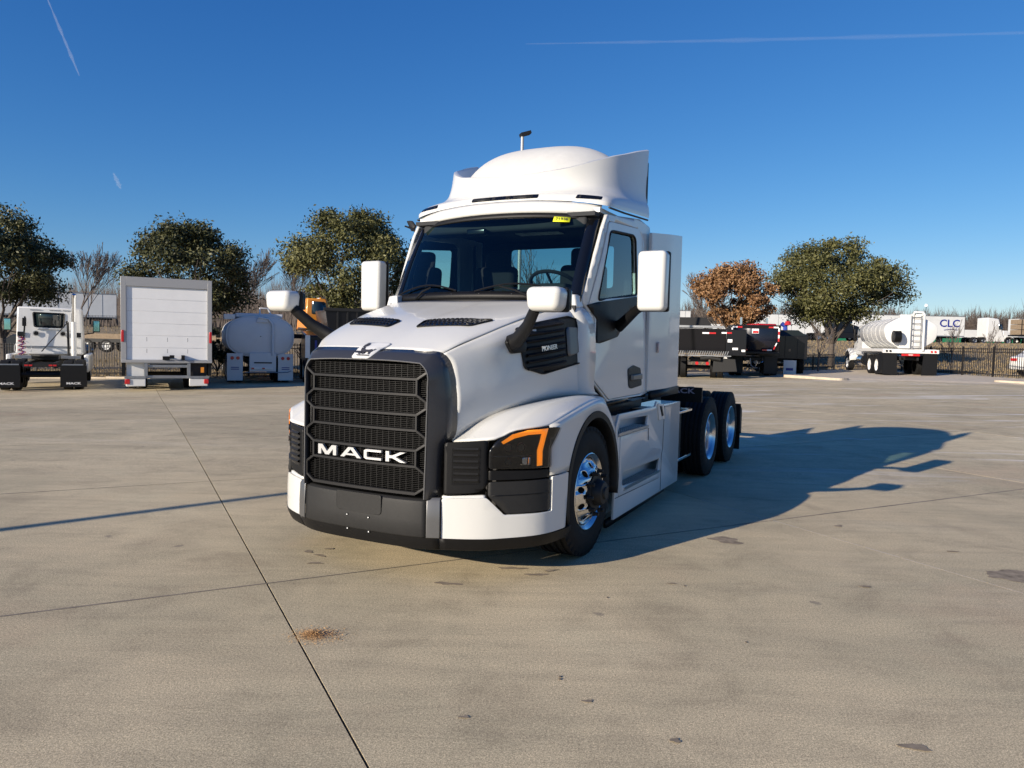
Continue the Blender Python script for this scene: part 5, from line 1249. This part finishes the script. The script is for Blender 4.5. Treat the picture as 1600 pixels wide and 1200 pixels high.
MB().box(1.28, 1.30, .9, 1.1, 1.5, 2.0).build('marker', 'refl', t)
for y in (-1.8, 1.8):
    for s in (1, -1): bw(t, s*1.2, y, .5, .5, .28, s, 'black')
t = vroot('pickup_truck', 'dark truck nose hidden behind the hood beside the tank truck', 'truck', -7.35, 29.6, HB+8)
MB().hexa([(-.9, .0, .5), (.9, .0, .5), (.9, 3.5, .5), (-.9, 3.5, .5), (-.9, 0, 1.9), (.9, 0, 1.9), (.85, 3.4, 2.1), (-.85, 3.4, 2.1)]).build('body', 'bpaint', t, bevel=.06)
MB().box(-.92, -.74, -.05, .0, 1.0, 1.9).build('white_post', 'white2', t); MB().box(-.55, -.47, -.05, .0, .6, 1.7).build('navy_print', 'navy', t)
for y in (.8, 2.8):
    for s in (1, -1): bw(t, s*.95, y, .45, .45, .25, s)
# 5 black dump trucks on the right
def dumpbed(t, w, z0, z1, y1, gate=True):
    b = MB().hexa([(-w, .15, z0+.1), (w, .15, z0+.1), (w, y1, z0), (-w, y1, z0), (-w-.04, 0, z1), (w+.04, 0, z1), (w+.04, y1+.1, z1+.1), (-w-.04, y1+.1, z1+.1)]).build('dump_body', 'bpaint', t, bevel=.03)
    for k in range(5): y = .8+k*(y1-1)/4; MB().box(-w-.09, -w-.03, y-.05, y+.05, z0+.05, z1).build('rib', 'bpaint', t)
    return b
t = vroot('dump_truck', 'black dump truck with white and red reflective frame round its tailgate', 'dump truck', 11.95, 36.6, 15, dz=0)
dumpbed(t, 1.15, 1.15, 2.55, 4.6)
poly = rnd([(-1.12, 1.75), (-1.12, 2.48), (1.12, 2.48), (1.12, 1.75), (.92, 1.28), (-.92, 1.28)], .03); plate('tailgate', mat('navy_black_panel', (.008, .010, .022), .25, 0, .4), t, poly, (), lambda a, b, d: (a, .02-d, b), .03, 0)
def tape(t, x0, z0, x1, z1, y=-.02, w=.035, n=2):
    for k in range(n): 
        a, b = k/n, (k+1)/n; p, q_ = Vector((x0+(x1-x0)*a, z0+(z1-z0)*a)), Vector((x0+(x1-x0)*b, z0+(z1-z0)*b)); d_ = (q_-p).normalized(); n_ = Vector((-d_.y, d_.x))*w
        MB().add([(p.x-n_.x, y, p.y-n_.y), (q_.x-n_.x, y, q_.y-n_.y), (q_.x+n_.x, y, q_.y+n_.y), (p.x+n_.x, y, p.y+n_.y)], [(0, 1, 2, 3)]).build('reflective_tape', 'refl' if k % 2 == 0 else 'red', t)
tape(t, -1.08, 2.44, -.62, 2.44); tape(t, 1.08, 2.44, .62, 2.44); tape(t, -1.1, 2.4, -1.1, 1.75, n=2); tape(t, 1.1, 2.4, 1.1, 1.75, n=4)
tape(t, -1.02, 1.68, -.88, 1.36, n=2, w=.025); tape(t, 1.02, 1.68, .88, 1.36, n=2, w=.025); tape(t, -.8, 1.32, -.35, 1.32, n=2); tape(t, .8, 1.32, .35, 1.32, n=2)
pl_ = MB().box(-.16, .16, -.03, -.01, 2.13, 2.36).build('badge', 'refl', t); MB().box(-.12, .14, -.04, -.03, 2.15, 2.26).build('badge_print', 'red', pl_)
MB().box(-1.15, 1.15, -.06, .10, 1.14, 1.24).build('bumper', 'grey', t, bevel=.01)
chassis(t, .2, 7); tandem(t, (1.3, 2.6), 1.15)
for s in (1, -1): MB().box(min(s*.5, s*1.12), max(s*.5, s*1.12), .5, .53, .15, 1.0).build('mud_flap', 'grey', t)
MB().tube([(-.2, 0, .9), (-.15, .0, .55), (.05, .0, .42), (.1, 0, .8)], .03, 6).build('tow_hook', 'steel', t)
for k in range(6): MB().tube([(-.30+.13*k, .1, .55+.08*(k % 3)), (-.22+.13*k, .1, .75)], .022, 5).build('coupling', 'chrome' if k % 2 else 'steel', t)
MB().hexa([(-1, 5.0, 1.0), (1, 5, 1.0), (1, 6.6, 1.0), (-1, 6.6, 1.0), (-.95, 5, 2.4), (.95, 5, 2.4), (.9, 6.2, 2.4), (-.9, 6.2, 2.4)]).build('cab', 'bpaint', t, bevel=.05)
t = vroot('dump_truck', 'black dump truck standing directly right of the big tractor with a chequered step', 'dump truck', 8.6, 34.3, 15)
dumpbed(t, 1.2, 1.15, 2.32, 4.4)
tape(t, .15, 2.12, .75, 2.12, n=2); tape(t, 1.0, 2.14, 1.45, 2.14, y=-.1, n=2)
for (x, z, w_) in ((1.38, 1.78, .10), (1.62, 1.42, .12), (1.98, 1.34, .08)): MB().box(x-w_, x+w_, -.12, -.10, z-.05-.02*(x < 1.5), z+.05+.02*(x < 1.5)).build('marker_lamp', 'refl', t)
MB().box(-1.1, 1.1, -.1, .1, 2.36, 2.46).build('top_rail', 'steel', t); MB().hexa([(-1.1, .3, 2.4), (.6, .3, 2.4), (.6, 3, 2.4), (-1.1, 3, 2.4), (-1.1, .4, 2.85), (.3, .4, 2.85), (.3, 3, 2.85), (-1.1, 3, 2.85)]).build('tarp', 'black', t)
st = MB().box(-1.3, 1.45, -.35, .0, 1.06, 1.10).build('step_plate', 'steel', t)
for k in range(26): MB().hexa([(x_+dx, -.355, z_) for x_, z_, dx in [(-1.25+k*.1, 1.12, 0), (-1.22+k*.1, 1.12, 0)]]+[(-1.22+k*.1, -.35, 1.12), (-1.25+k*.1, -.35, 1.12)]+[(-1.19+k*.1, -.355, 1.30), (-1.16+k*.1, -.355, 1.30), (-1.16+k*.1, -.35, 1.30), (-1.19+k*.1, -.35, 1.30)]).build('slat', 'steel', st)
MB().box(1.2, 2.1, -.08, 3.4, 1.1, 2.3).build('side_locker', 'bpaint', t, bevel=.02)
chassis(t, .1, 7); tandem(t, (1.2, 2.5), 1.15)
for x in (-.05, .42): MB().lathe([(-.03, .001), (-.03, .075), (0, .08)], 12, (x, -.12, .72), 'y').build('tail_lamp', 'red', t)
MB().hexa([(.65, -.1, .32), (1.75, -.1, .38), (1.75, .0, .38), (.65, .0, .32), (.7, -.1, .98), (1.65, -.1, .95), (1.65, .0, .95), (.7, .0, .98)]).build('guard_plate', 'grey', t, bevel=.02)
MB().tube([(.1, -.2, .95), (.5, -.2, .99), (1.0, -.2, .92)], .09, 8).build('hose', 'grey', t, sm=60)
t = vroot('service_truck', 'black service truck body with corner lockers beside the low fence', 'service truck', 14.05, 38.3, 15)
MB().box(-1.2, 1.1, 0, 4.2, .85, 2.05).build('body', 'bpaint', t, bevel=.02); MB().hexa([(-1.3, .2, 2.05), (1.1, .2, 2.05), (1.1, 3.6, 2.05), (-1.3, 3.6, 2.05), (-.6, .6, 2.35), (.7, .6, 2.35), (.7, 3.4, 2.35), (-.6, 3.4, 2.35)]).build('tarp', mat('dark_green_cover', (.012, .018, .014), .6), t, bevel=.05)
for (x, z) in ((-.55, 1.25), (.25, 1.3), (-.75, 1.9)): MB().box(x-.05, x+.05, -.03, -.0, z-.06, z+.06).build('marker_lamp', 'wood' if z < 1.5 else 'refl', t)
for x in (-.25, .02, .62): MB().box(x-.012, x+.012, -.03, 0, .9, 2.0).build('locker_edge', 'frame', t)
fl = MB().box(-.02, .60, -.05, .0, .06, .78).build('mud_flap', 'slate', t); MB().box(.10, .45, -.06, -.05, .25, .38).build('print_band', 'navy', fl)
chassis(t, .2, 6.5, .85); tandem(t, (1.6,), 1.1)
MB().tube([(.1, 1.2, 2.3), (.1, 1.25, 2.55), (-.1, 1.2, 2.7)], .12, 7).build('bundle', 'blue', t); MB().lathe([(0, .18), (.2, .12), (.22, .001)], 10, (.2, 1.0, 2.62), 'z').build('beacon', 'redp', t)
t = vroot('tow_truck', 'bright red truck partly hidden behind the black dump trucks', 'truck', 14.7, 45.2, 170)
MB().hexa([(-.7, 0, 1.1), (.7, 0, 1.1), (.7, 1.9, 1.1), (-.7, 1.9, 1.1), (-.6, .1, 2.8), (.6, .1, 2.8), (.6, 1.5, 2.8), (-.6, 1.5, 2.8)]).build('cab', 'redp', t, bevel=.05)
MB().hexa([(-.8, 1.9, 1.0), (.8, 1.9, 1.0), (.6, 3.3, 1.0), (-.6, 3.3, 1.0), (-.8, 1.9, 2.2), (.8, 1.9, 2.2), (.55, 3.2, 2.0), (-.55, 3.2, 2.0)]).build('hood', 'redp', t, bevel=.05)
plate('windscreen', 'dglass', t, rnd([(-.58, 2.1), (.58, 2.1), (.54, 2.7), (-.54, 2.7)], .04), (), lambda a, b, d: (a, 1.92-.222*(b-1.1)+d, b), .01)
MB().box(-.5, .5, 3.25, 3.35, 1.1, 1.85).build('grille', 'chrome', t, bevel=.02)
for s in (1, -1): MB().tube([(s*.85, -.1, 1.1), (s*.85, -.1, 3.2)], .07, 8).build('exhaust', 'chrome', t); bw(t, s*1.1, 2.5, .5, .5, .28, s); bw(t, s*1.1, -1.5, .5, .5, .28, s)
chassis(t, -2.5, 3, 1.0)
# 6 white water truck
t = vroot('water_truck', 'white water truck seen from behind left with ladder, hose reel and black mud flaps', 'water truck', 19.95, 37.2, 11.5)
chassis(t, .1, 8.4, 1.0); 
for y in (1.25, 2.6):
    for s in (1, -1): bw(t, s*1.22, y, .52, .52, .29, s, 'white2'); bw(t, s*.90, y, .52, .52, .29, s, 'white2')
g_ = [ellipse_ring(1.24*f_, .80*f_, y, 2.22, e=2.0) for f_, y in ((.02, .02), (.8, .03), (.99, .05), (1, .08), (1, 4.9), (.98, 4.95), (.02, 4.97))]
oct_ = lambda f_, y: [(x*f_, y, 2.22+z*f_) for x, z in rnd([(-.5, -.82), (.5, -.82), (1.12, -.42), (1.24, .0), (1.2, .34), (.55, .74), (-.55, .74), (-1.2, .34), (-1.24, .0), (-1.12, -.42)], .25, 3)]
MB().grid([oct_(f_, y) for f_, y in ((.02, -.01), (.96, 0), (1, .03), (1, 4.9), (.97, 4.95), (.02, 4.96))], close=True).build('tank', 'white2', t, sm=40)
for y in (.9, 1.7, 2.5, 3.3, 4.1):
    P = oct_(1.004, y); MB().tube(P+[P[0]], .006, 4, cap=False).build('tank_band', 'white2', t)
MB().hexa([(-1.24, 0, 1.22), (1.24, 0, 1.22), (1.24, 5, 1.22), (-1.24, 5, 1.22), (-1.24, .1, 1.38), (1.24, .1, 1.38), (1.24, 5, 1.38), (-1.24, 5, 1.38)]).build('tank_base', 'white2', t, bevel=.02)
MB().box(-1.3, 1.3, -.15, .05, 1.16, 1.36).build('rear_beam', 'white2', t, bevel=.02)
MB().box(-.55, .1, -.08, .25, 1.4, 3.1).build('pump_tower', 'white2', t, bevel=.03)
ld = MB()
for x in (-.05, .40): ld.tube([(x, -.16, 1.38), (x, -.16, 3.05)], .022, 6)
for k in range(6): ld.tube([(-.05, -.16, 1.5+k*.29), (.40, -.16, 1.5+k*.29)], .018, 6)
ld.build('ladder', 'steel', t)
MB().tube([(.52, -.2, 1.3), (.52, -.2, 3.10), (.42, -.2, 3.22), (.05, -.2, 3.22), (.05, -.1, 3.05)], .06, 10).build('fill_pipe', 'white2', t, sm=60)
MB().box(.02, .48, -.12, .3, 2.98, 3.16).build('hatch_box', 'white2', t, bevel=.02)
MB().tube([(.56, -.22, 1.5), (.56, -.22, 3.5)], .014, 6).build('beacon_pole', 'frame', t); MB().lathe([(0, .08), (.12, .06), (.14, .001)], 10, (.56, -.22, 3.5), 'z').build('beacon', 'refl', t)
rl_ = MB().lathe([(-.30, .001), (-.30, .30), (-.26, .30), (-.26, .24), (.0, .24), (.0, .30), (.04, .30), (.04, .001)], 20, (-.62, -.34, 1.98)); rl_.build('hose_reel', 'frame', t, sm=30)
hs = MB()
for k in range(5): c = [(-.86+.055*k, -.34+.275*math.cos(a), 1.98+.275*math.sin(a)) for a in [2*math.pi*j/16 for j in range(17)]]; hs.tube(c, .028, 5, cap=False)
hs.build('hose', 'black', t, sm=60)
for s in (1, -1):
    MB().hexa([(s*x, y, z) for x, y, z in [(.55, -.05, .06), (1.26, -.05, .1), (1.26, -.0, .1), (.55, .0, .06), (.62, -.05, 1.15), (1.26, -.05, 1.15), (1.26, .0, 1.15), (.62, .0, 1.15)]]).build('mud_flap', 'black', t)
    MB().box(min(s*1.24, s*1.27), max(s*1.24, s*1.27), .0, .75, .12, 1.15).build('side_flap', 'black', t); MB().box(min(s*1.22, s*1.25), max(s*1.22, s*1.25), 3.1, 3.6, .55, 1.15).build('side_flap', 'black', t)
    for k, x in enumerate((.95, 1.12)): MB().lathe([(-.02, .001), (-.02, .055), (0, .06)], 12, (s*x, -.15, 1.26), 'y').build('tail_lamp', 'red' if s > 0 else 'frame', t)
MB().box(-.42, .42, -.12, -.08, 1.03, 1.14).build('tail_bar', 'red', t); MB().box(-.1, .1, -.13, -.12, 1.07, 1.10).build('plate_lamp', 'refl', t)
for s in (1, -1): MB().lathe([(0, .001), (0, .30), (1.0, .30), (1.0, .001)], 16, (s*1.0, 4.1, .72), 'y').build('fuel_tank', 'alu', t, sm=40)
MB().hexa([(-.95, 5.3, 1.0), (.95, 5.3, 1.0), (.95, 6.8, 1.0), (-.95, 6.8, 1.0), (-.92, 5.3, 2.75), (.92, 5.3, 2.75), (.88, 6.5, 2.7), (-.88, 6.5, 2.7)]).build('cab', 'white2', t, bevel=.06)
plate('side_window', 'dglass', t, rnd([(5.6, 2.0), (6.6, 2.0), (6.45, 2.5), (5.6, 2.55)], .05), (), lambda a, b, d: (-.945-d+.02*(b-2), a, b), .01)
MB().hexa([(-.85, 6.8, .8), (.85, 6.8, .8), (.7, 8.5, .7), (-.7, 8.5, .7), (-.85, 6.8, 1.95), (.85, 6.8, 1.95), (.65, 8.4, 1.7), (-.65, 8.4, 1.7)]).build('hood', 'white2', t, bevel=.08)
for s in (1, -1):
    MB().grid([[(s*.6, y, z), (s*1.2, y, z-.03), (s*1.24, y, z-.15)] for y, z in [(6.85, .7), (6.95, 1.15), (7.4, 1.4), (7.9, 1.3), (8.3, .9)]]).build('fender', 'white2', t, sm=60, solid=.02)
    bw(t, s*1.22, 7.5, .52, .52, .3, s); MB().box(min(s*1.1, s*1.2), max(s*1.1, s*1.2), 6.2, 6.4, 1.8, 2.5).build('mirror', 'black', t, bevel=.03)
# 7 highway traffic
def trailer(x, y, L, head, label, text_=None, z=None, lm='offwhite', h0=1.2, h1=4.1, n=12, sc=1):
    t = vroot('semi_trailer', label, 'trailer', x, y, head, fn=bank)
    MB().box(-1.28, 1.28, 0, L, h0, h1).build('box_body', lm, t, bevel=.02)
    for k in range(n+1):
        for s in (1, -1): yy = min(L-.02, max(.02, k*L/n)); MB().box(min(s*1.28, s*1.295), max(s*1.28, s*1.295), yy-.02, yy+.02, h0+.05, h1-.05).build('panel_seam', 'steel', t)
    for s in (1, -1): MB().box(min(s*1.27, s*1.31), max(s*1.27, s*1.31), 0, L, h0-.08, h0+.06).build('side_rail', 'steel', t); MB().box(min(s*1.27, s*1.31), max(s*1.27, s*1.31), 0, L, h1-.07, h1+.02).build('top_rail', 'steel', t)
    for yy in (1.4, 2.7):
        for s in (1, -1): bw(t, s*1.25, yy, .52, .52, .3, s)
    MB().box(-.5, .5, .5, L-.5, .9, 1.2).build('chassis_frame', 'frame', t); MB().box(-.7, .7, L-3, L-2.8, .3, 1.2).build('landing_gear', 'frame', t)
    return t
def semi(x, y, head, label, m_, sleeper=True, sc=1):
    t = vroot('semi_truck', label, 'semi truck', x, y, head, fn=bank)
    chassis(t, 0, 7.2); tandem(t, (.8, 2.1), 1.22, 'alu')
    MB().hexa([(-1.2, 2.6, 1.0), (1.2, 2.6, 1.0), (1.15, 5.2, 1.0), (-1.15, 5.2, 1.0), (-1.2, 2.6, 3.9), (1.2, 2.6, 3.9), (1.0, 4.4, 3.75), (-1.0, 4.4, 3.75)]).build('cab', m_, t, bevel=.12)
    MB().hexa([(-1.0, 5.2, .9), (1.0, 5.2, .9), (.85, 6.9, .8), (-.85, 6.9, .8), (-1.0, 5.1, 2.1), (1.0, 5.1, 2.1), (.75, 6.8, 1.6), (-.75, 6.8, 1.6)]).build('hood', m_, t, bevel=.1)
    for s in (1, -1):
        plate('side_window', 'dglass', t, rnd([(4.3, 2.2), (4.95, 2.2), (4.75, 2.95), (4.3, 3.0)], .05), (), lambda a, b, d, s=s: (s*(1.185-.03*(b-2)+d), a, b), .01)
        MB().box(min(s*1.0, s*1.25), max(s*1.0, s*1.25), 2.4, 5.2, .4, 1.1).build('side_fairing', m_, t, bevel=.04); bw(t, s*1.2, 5.9, .52, .52, .3, s, 'alu')
        MB().grid([[(s*.7, yy, z), (s*1.22, yy, z), (s*1.24, yy, z-.1)] for yy, z in [(5.25, .8), (5.4, 1.15), (5.9, 1.25), (6.4, 1.15), (6.6, .8)]]).build('fender', m_, t, sm=60, solid=.02)
    plate('windscreen', 'dglass', t, rnd([(-.95, 2.15), (.95, 2.15), (.85, 3.0), (-.85, 3.0)], .05), (), lambda a, b, d: (a, 5.22-.29*(b-1.0)+d, b), .01)
    return t
trailer(-66.3, 84.7, 18.5, 62, 'long white ribbed trailer on the highway behind the left tractor unit', n=12)
trailer(50.0, 109.5, 15.8, 90, 'grey white trailer with big dark CLC lettering', n=1)
t = [o for o in C.objects if o.get('label') == 'grey white trailer with big dark CLC lettering'][0]
text('lettering', 'CLC', 'navy', t, 1.5, fr((1.30, 13.6, 3.0), (0, 1, 0), (0, 0, 1)), .01, 1.05, .03)
MB().tube([(1.30, 12.8, 2.05), (1.30, 13.7, 2.2), (1.30, 14.8, 2.1)], .05, 4).build('swoosh', 'navy', t)
semi(66.6, 109.5, 88, 'white sleeper tractor pulling the lettered trailer', 'white2')
trailer(79.5, 118, 13, 90, 'plain pale trailer behind the white sleeper tractor', n=8)
trailer(92.5, 118, 12, 90, 'pale trailer cut by the right edge of the view', n=6)
semi(36.2, 91, 86, 'black sleeper tractor behind the pale sapling', 'bpaint')
trailer(33.5, 112, 16, 90, 'white trailer glimpsed through the broad oak', n=8)
trailer(14.0, 104, 10.5, 90, 'grey white trailer seen just right of the big tractor', n=14)
t = vroot('flatbed_truck', 'flatbed truck loaded with weathered timber bundles at the far right', 'truck', 69.5, 103, 90, fn=bank)
MB().box(-1.25, 1.25, 0, 6.6, 1.1, 1.3).build('deck', 'frame', t)
for k in range(7):
    for j in range(3): MB().box(-1.1, 1.1, .2+k*.9, .2+k*.9+.82, 1.32+j*.72, 1.98+j*.72).build('timber_bundle', 'wood', t, bevel=.02)
for k in range(15): MB().box(1.15, 1.2, .2+k*.44, .26+k*.44, 1.3, 3.4).build('stake', 'wood' if k % 2 else 'frame', t)
for y in (1.2, 2.5, 5.2):
    for s in (1, -1): bw(t, s*1.2, y, .5, .5, .28, s)
t = vroot('pickup_truck', 'white pickup truck at the right edge on the highway', 'pickup truck', 76.8, 101, 90, fn=bank)
MB().box(-.95, .95, 0, 5.4, .6, 1.25).build('body', 'white2', t, bevel=.12); MB().hexa([(-.9, 1.8, 1.25), (.9, 1.8, 1.25), (.9, 4.2, 1.25), (-.9, 4.2, 1.25), (-.75, 2.1, 1.95), (.75, 2.1, 1.95), (.75, 3.6, 1.95), (-.75, 3.6, 1.95)]).build('cab', 'white2', t, bevel=.06)
MB().hexa([(.915, 2.2, 1.32), (.92, 2.2, 1.32), (.92, 3.9, 1.32), (.915, 3.9, 1.32), (.80, 2.3, 1.85), (.81, 2.3, 1.85), (.81, 3.5, 1.85), (.80, 3.5, 1.85)]).build('side_window', 'dglass', t)
for y in (1.0, 4.3):
    for s in (1, -1): bw(t, s*.97, y, .4, .4, .25, s)
def car(x, y, head, label, m_, dz=0):
    t = vroot('parked_car', label, 'car', x, y, head, fn=lambda a, b: hy(a, b)-.05, dz=dz)
    side = [(0, .5), (.05, .95), (.5, 1.02), (1.0, 1.38), (2.4, 1.42), (3.1, 1.02), (4.2, .88), (4.5, .6), (4.45, .3), (.05, .3)]
    k = len(side); v = [(-.88+.12*(z > 1.1), y_, z) for y_, z in side]+[(.88-.12*(z > 1.1), y_, z) for y_, z in side]
    MB().add(v, [tuple(range(k)), tuple(range(k, 2*k))[::-1]]+[(i, i+k, (i+1) % k+k, (i+1) % k) for i in range(k)]).build('body', m_, t, bevel=.05)
    for s in (1, -1):
        MB().hexa([(s*x_, y_, z) for x_, y_, z in [(.80, .75, 1.02), (.815, .75, 1.02), (.815, 2.9, 1.02), (.80, 2.9, 1.02), (.765, 1.1, 1.34), (.785, 1.1, 1.34), (.785, 2.35, 1.36), (.765, 2.35, 1.36)]]).build('side_window', 'dglass', t)
        for y_ in (.9, 3.7): bw(t, s*.88, y_, .32, .32, .2, s)
        MB().box(min(s*.5, s*.8), max(s*.5, s*.8), -.02, .03, .75, .88).build('tail_lamp', 'red', t)
    return t
car(25.4, 36.6, 70, 'white and dark blue car parked behind the fence at the right', 'white2', .1)
car(-28.0, 40.5, 85, 'dark car at the left edge behind the fence', 'bpaint', .7)
# flatbed lowboy with blue lettering between the tractor and the box truck
t = vroot('flatbed_trailer', 'low flatbed trailer with dark blue markings on its side board behind the left fence', 'trailer', -31, 52.5, 90, dz=.9)
MB().box(-1.2, 1.2, 0, 11, .95, 1.3).build('deck', 'wood', t); pn = MB().box(1.2, 1.25, 4.2, 9.5, 1.0, 1.75).build('side_board', 'offwhite', t)
[MB().box(1.25, 1.262, 4.5+k*.5, 4.5+k*.5+.38, 1.14+.03*(k % 3), 1.60-.03*(k % 2)).build('print_mark', 'navy', t) for k in range(9)]
for y in (1.5, 2.8, 8.6, 9.8):
    for s in (1, -1): bw(t, s*1.2, y, .48, .48, .28, s)
MB().box(-1.2, 1.2, 0, 11, .7, .95).build('chassis_frame', 'frame', t)
fence([(-60, 82), (-26, 82)], 1.3, 'distant dark railing along the highway at the left', sp=.32, base=lambda x, y: bank(x, y), posts=4)
# roadside band
t = empty('noise_barrier', 'long low green barrier beyond the highway on the right', 'barrier', loc=(30, 126, bank(30, 126)))
for k in range(30): MB().box(k*3, k*3+2.96, -.1, .1, .2, 1.5).build('panel', 'green', t)
MB().box(0, 90, -.1, .1, 1.55, 2.9).build('upper_panel', 'offwhite', t)
# warning sign seen from behind
t = empty('road_sign', 'white diamond shaped sign seen from behind above the pale sapling', 'sign', loc=(22.2, 50.6+1, bank(22.2, 51)))
MB().tube([(0, 0, 0), (0, 0, 3.4)], .04, 6).build('post', 'steel', t); 
MB().hexa([(x, y, z) for y in (-.05, -.03) for x, z in ((0, 2.9), (.42, 3.42), (0, 3.94), (-.42, 3.42))]).build('panel', 'refl', t)
# light poles
def light(x, y, h, label, rz=0, heads=2):
    t = empty('light_pole', label, 'light pole', loc=(x, y, hy(x, y)), rz=rz)
    MB().tube([(0, 0, 0), (0, 0, h)], [.085, .055], 10).build('pole', 'pole', t, sm=60); MB().lathe([(0, .26), (.5, .26), (.55, .22), (.55, .001)], 16, (0, 0, 0), 'z').build('base', 'curb', t)
    MB().hexa([(x_, y_, z) for x_, y_, z in [(-.15, -.06, h-.02), (.15, -.06, h-.02), (.15, .30, h+.10), (-.15, .30, h+.10), (-.15, -.09, h+.08), (.15, -.09, h+.08), (.15, .27, h+.20), (-.15, .27, h+.20)]]).build('lamp_head', 'frame', t)
    return t
light(.17, 27.0, 9.05, 'tall grey light pole rising behind the roof fairing', rad(-75))
light(-10.6, .36, 4.7, 'short light pole standing left of the view whose shadow crosses the concrete', rad(40))
# contrails: thin ice-cloud streaks high up
cm = bpy.data.materials.new('contrail'); cm.use_nodes = True; n_ = cm.node_tree; n_.nodes.clear(); o_ = n_.nodes.new('ShaderNodeOutputMaterial'); tb_ = n_.nodes.new('ShaderNodeBsdfTransparent'); df = n_.nodes.new('ShaderNodeBsdfDiffuse'); df.inputs[0].default_value = (.8, .84, .9, 1); mx_ = n_.nodes.new('ShaderNodeMixShader')
lw = n_.nodes.new('ShaderNodeLayerWeight'); lw.inputs[0].default_value = .35; mr_ = n_.nodes.new('ShaderNodeMapRange'); mr_.inputs[1].default_value = 0; mr_.inputs[2].default_value = 1; mr_.inputs[3].default_value = .09; mr_.inputs[4].default_value = 0
n_.links.new(lw.outputs['Facing'], mr_.inputs[0]); n_.links.new(mr_.outputs[0], mx_.inputs[0]); n_.links.new(tb_.outputs[0], mx_.inputs[1]); n_.links.new(df.outputs[0], mx_.inputs[2]); n_.links.new(mx_.outputs[0], o_.inputs[0]); M['trail'] = cm; c2 = cm.copy(); M['trail2'] = c2
[setattr(n.inputs[3], 'default_value', .03) for n in c2.node_tree.nodes if n.bl_idname == 'ShaderNodeMapRange']
for pts, r0, r1, lab in (([(-1539, 2465, 1085), (-1427, 2451, 832)], 5, 7, 'thin white contrail at the upper left'), ([(-1309, 2433, 520), (-1284, 2430, 468)], 7, 10, 'small faint contrail wisp low at the left'), ([(20, 2664, 1049), (827, 2666, 1082), (1950, 2668, 1137)], 6, 12, 'long faint contrail across the upper right')):
    a_ = [Vector(p) for p in pts]; P = [a_[0].lerp(a_[1], k/12) for k in range(13)] if len(a_) == 2 else cr(pts, 20)
    cmx = 'trail2' if 'right' in lab else 'trail'
    nn = len(P); MB().tube(P, [max(.5, (r0+(r1-r0)*k/nn)*(.75+.35*math.sin(k*2.3)*math.sin(k*.9))*math.sin(math.pi*(k+.5)/nn)**.5) for k in range(nn)], 12).build('contrail', cmx, None, sm=80, label=lab, category='contrail')
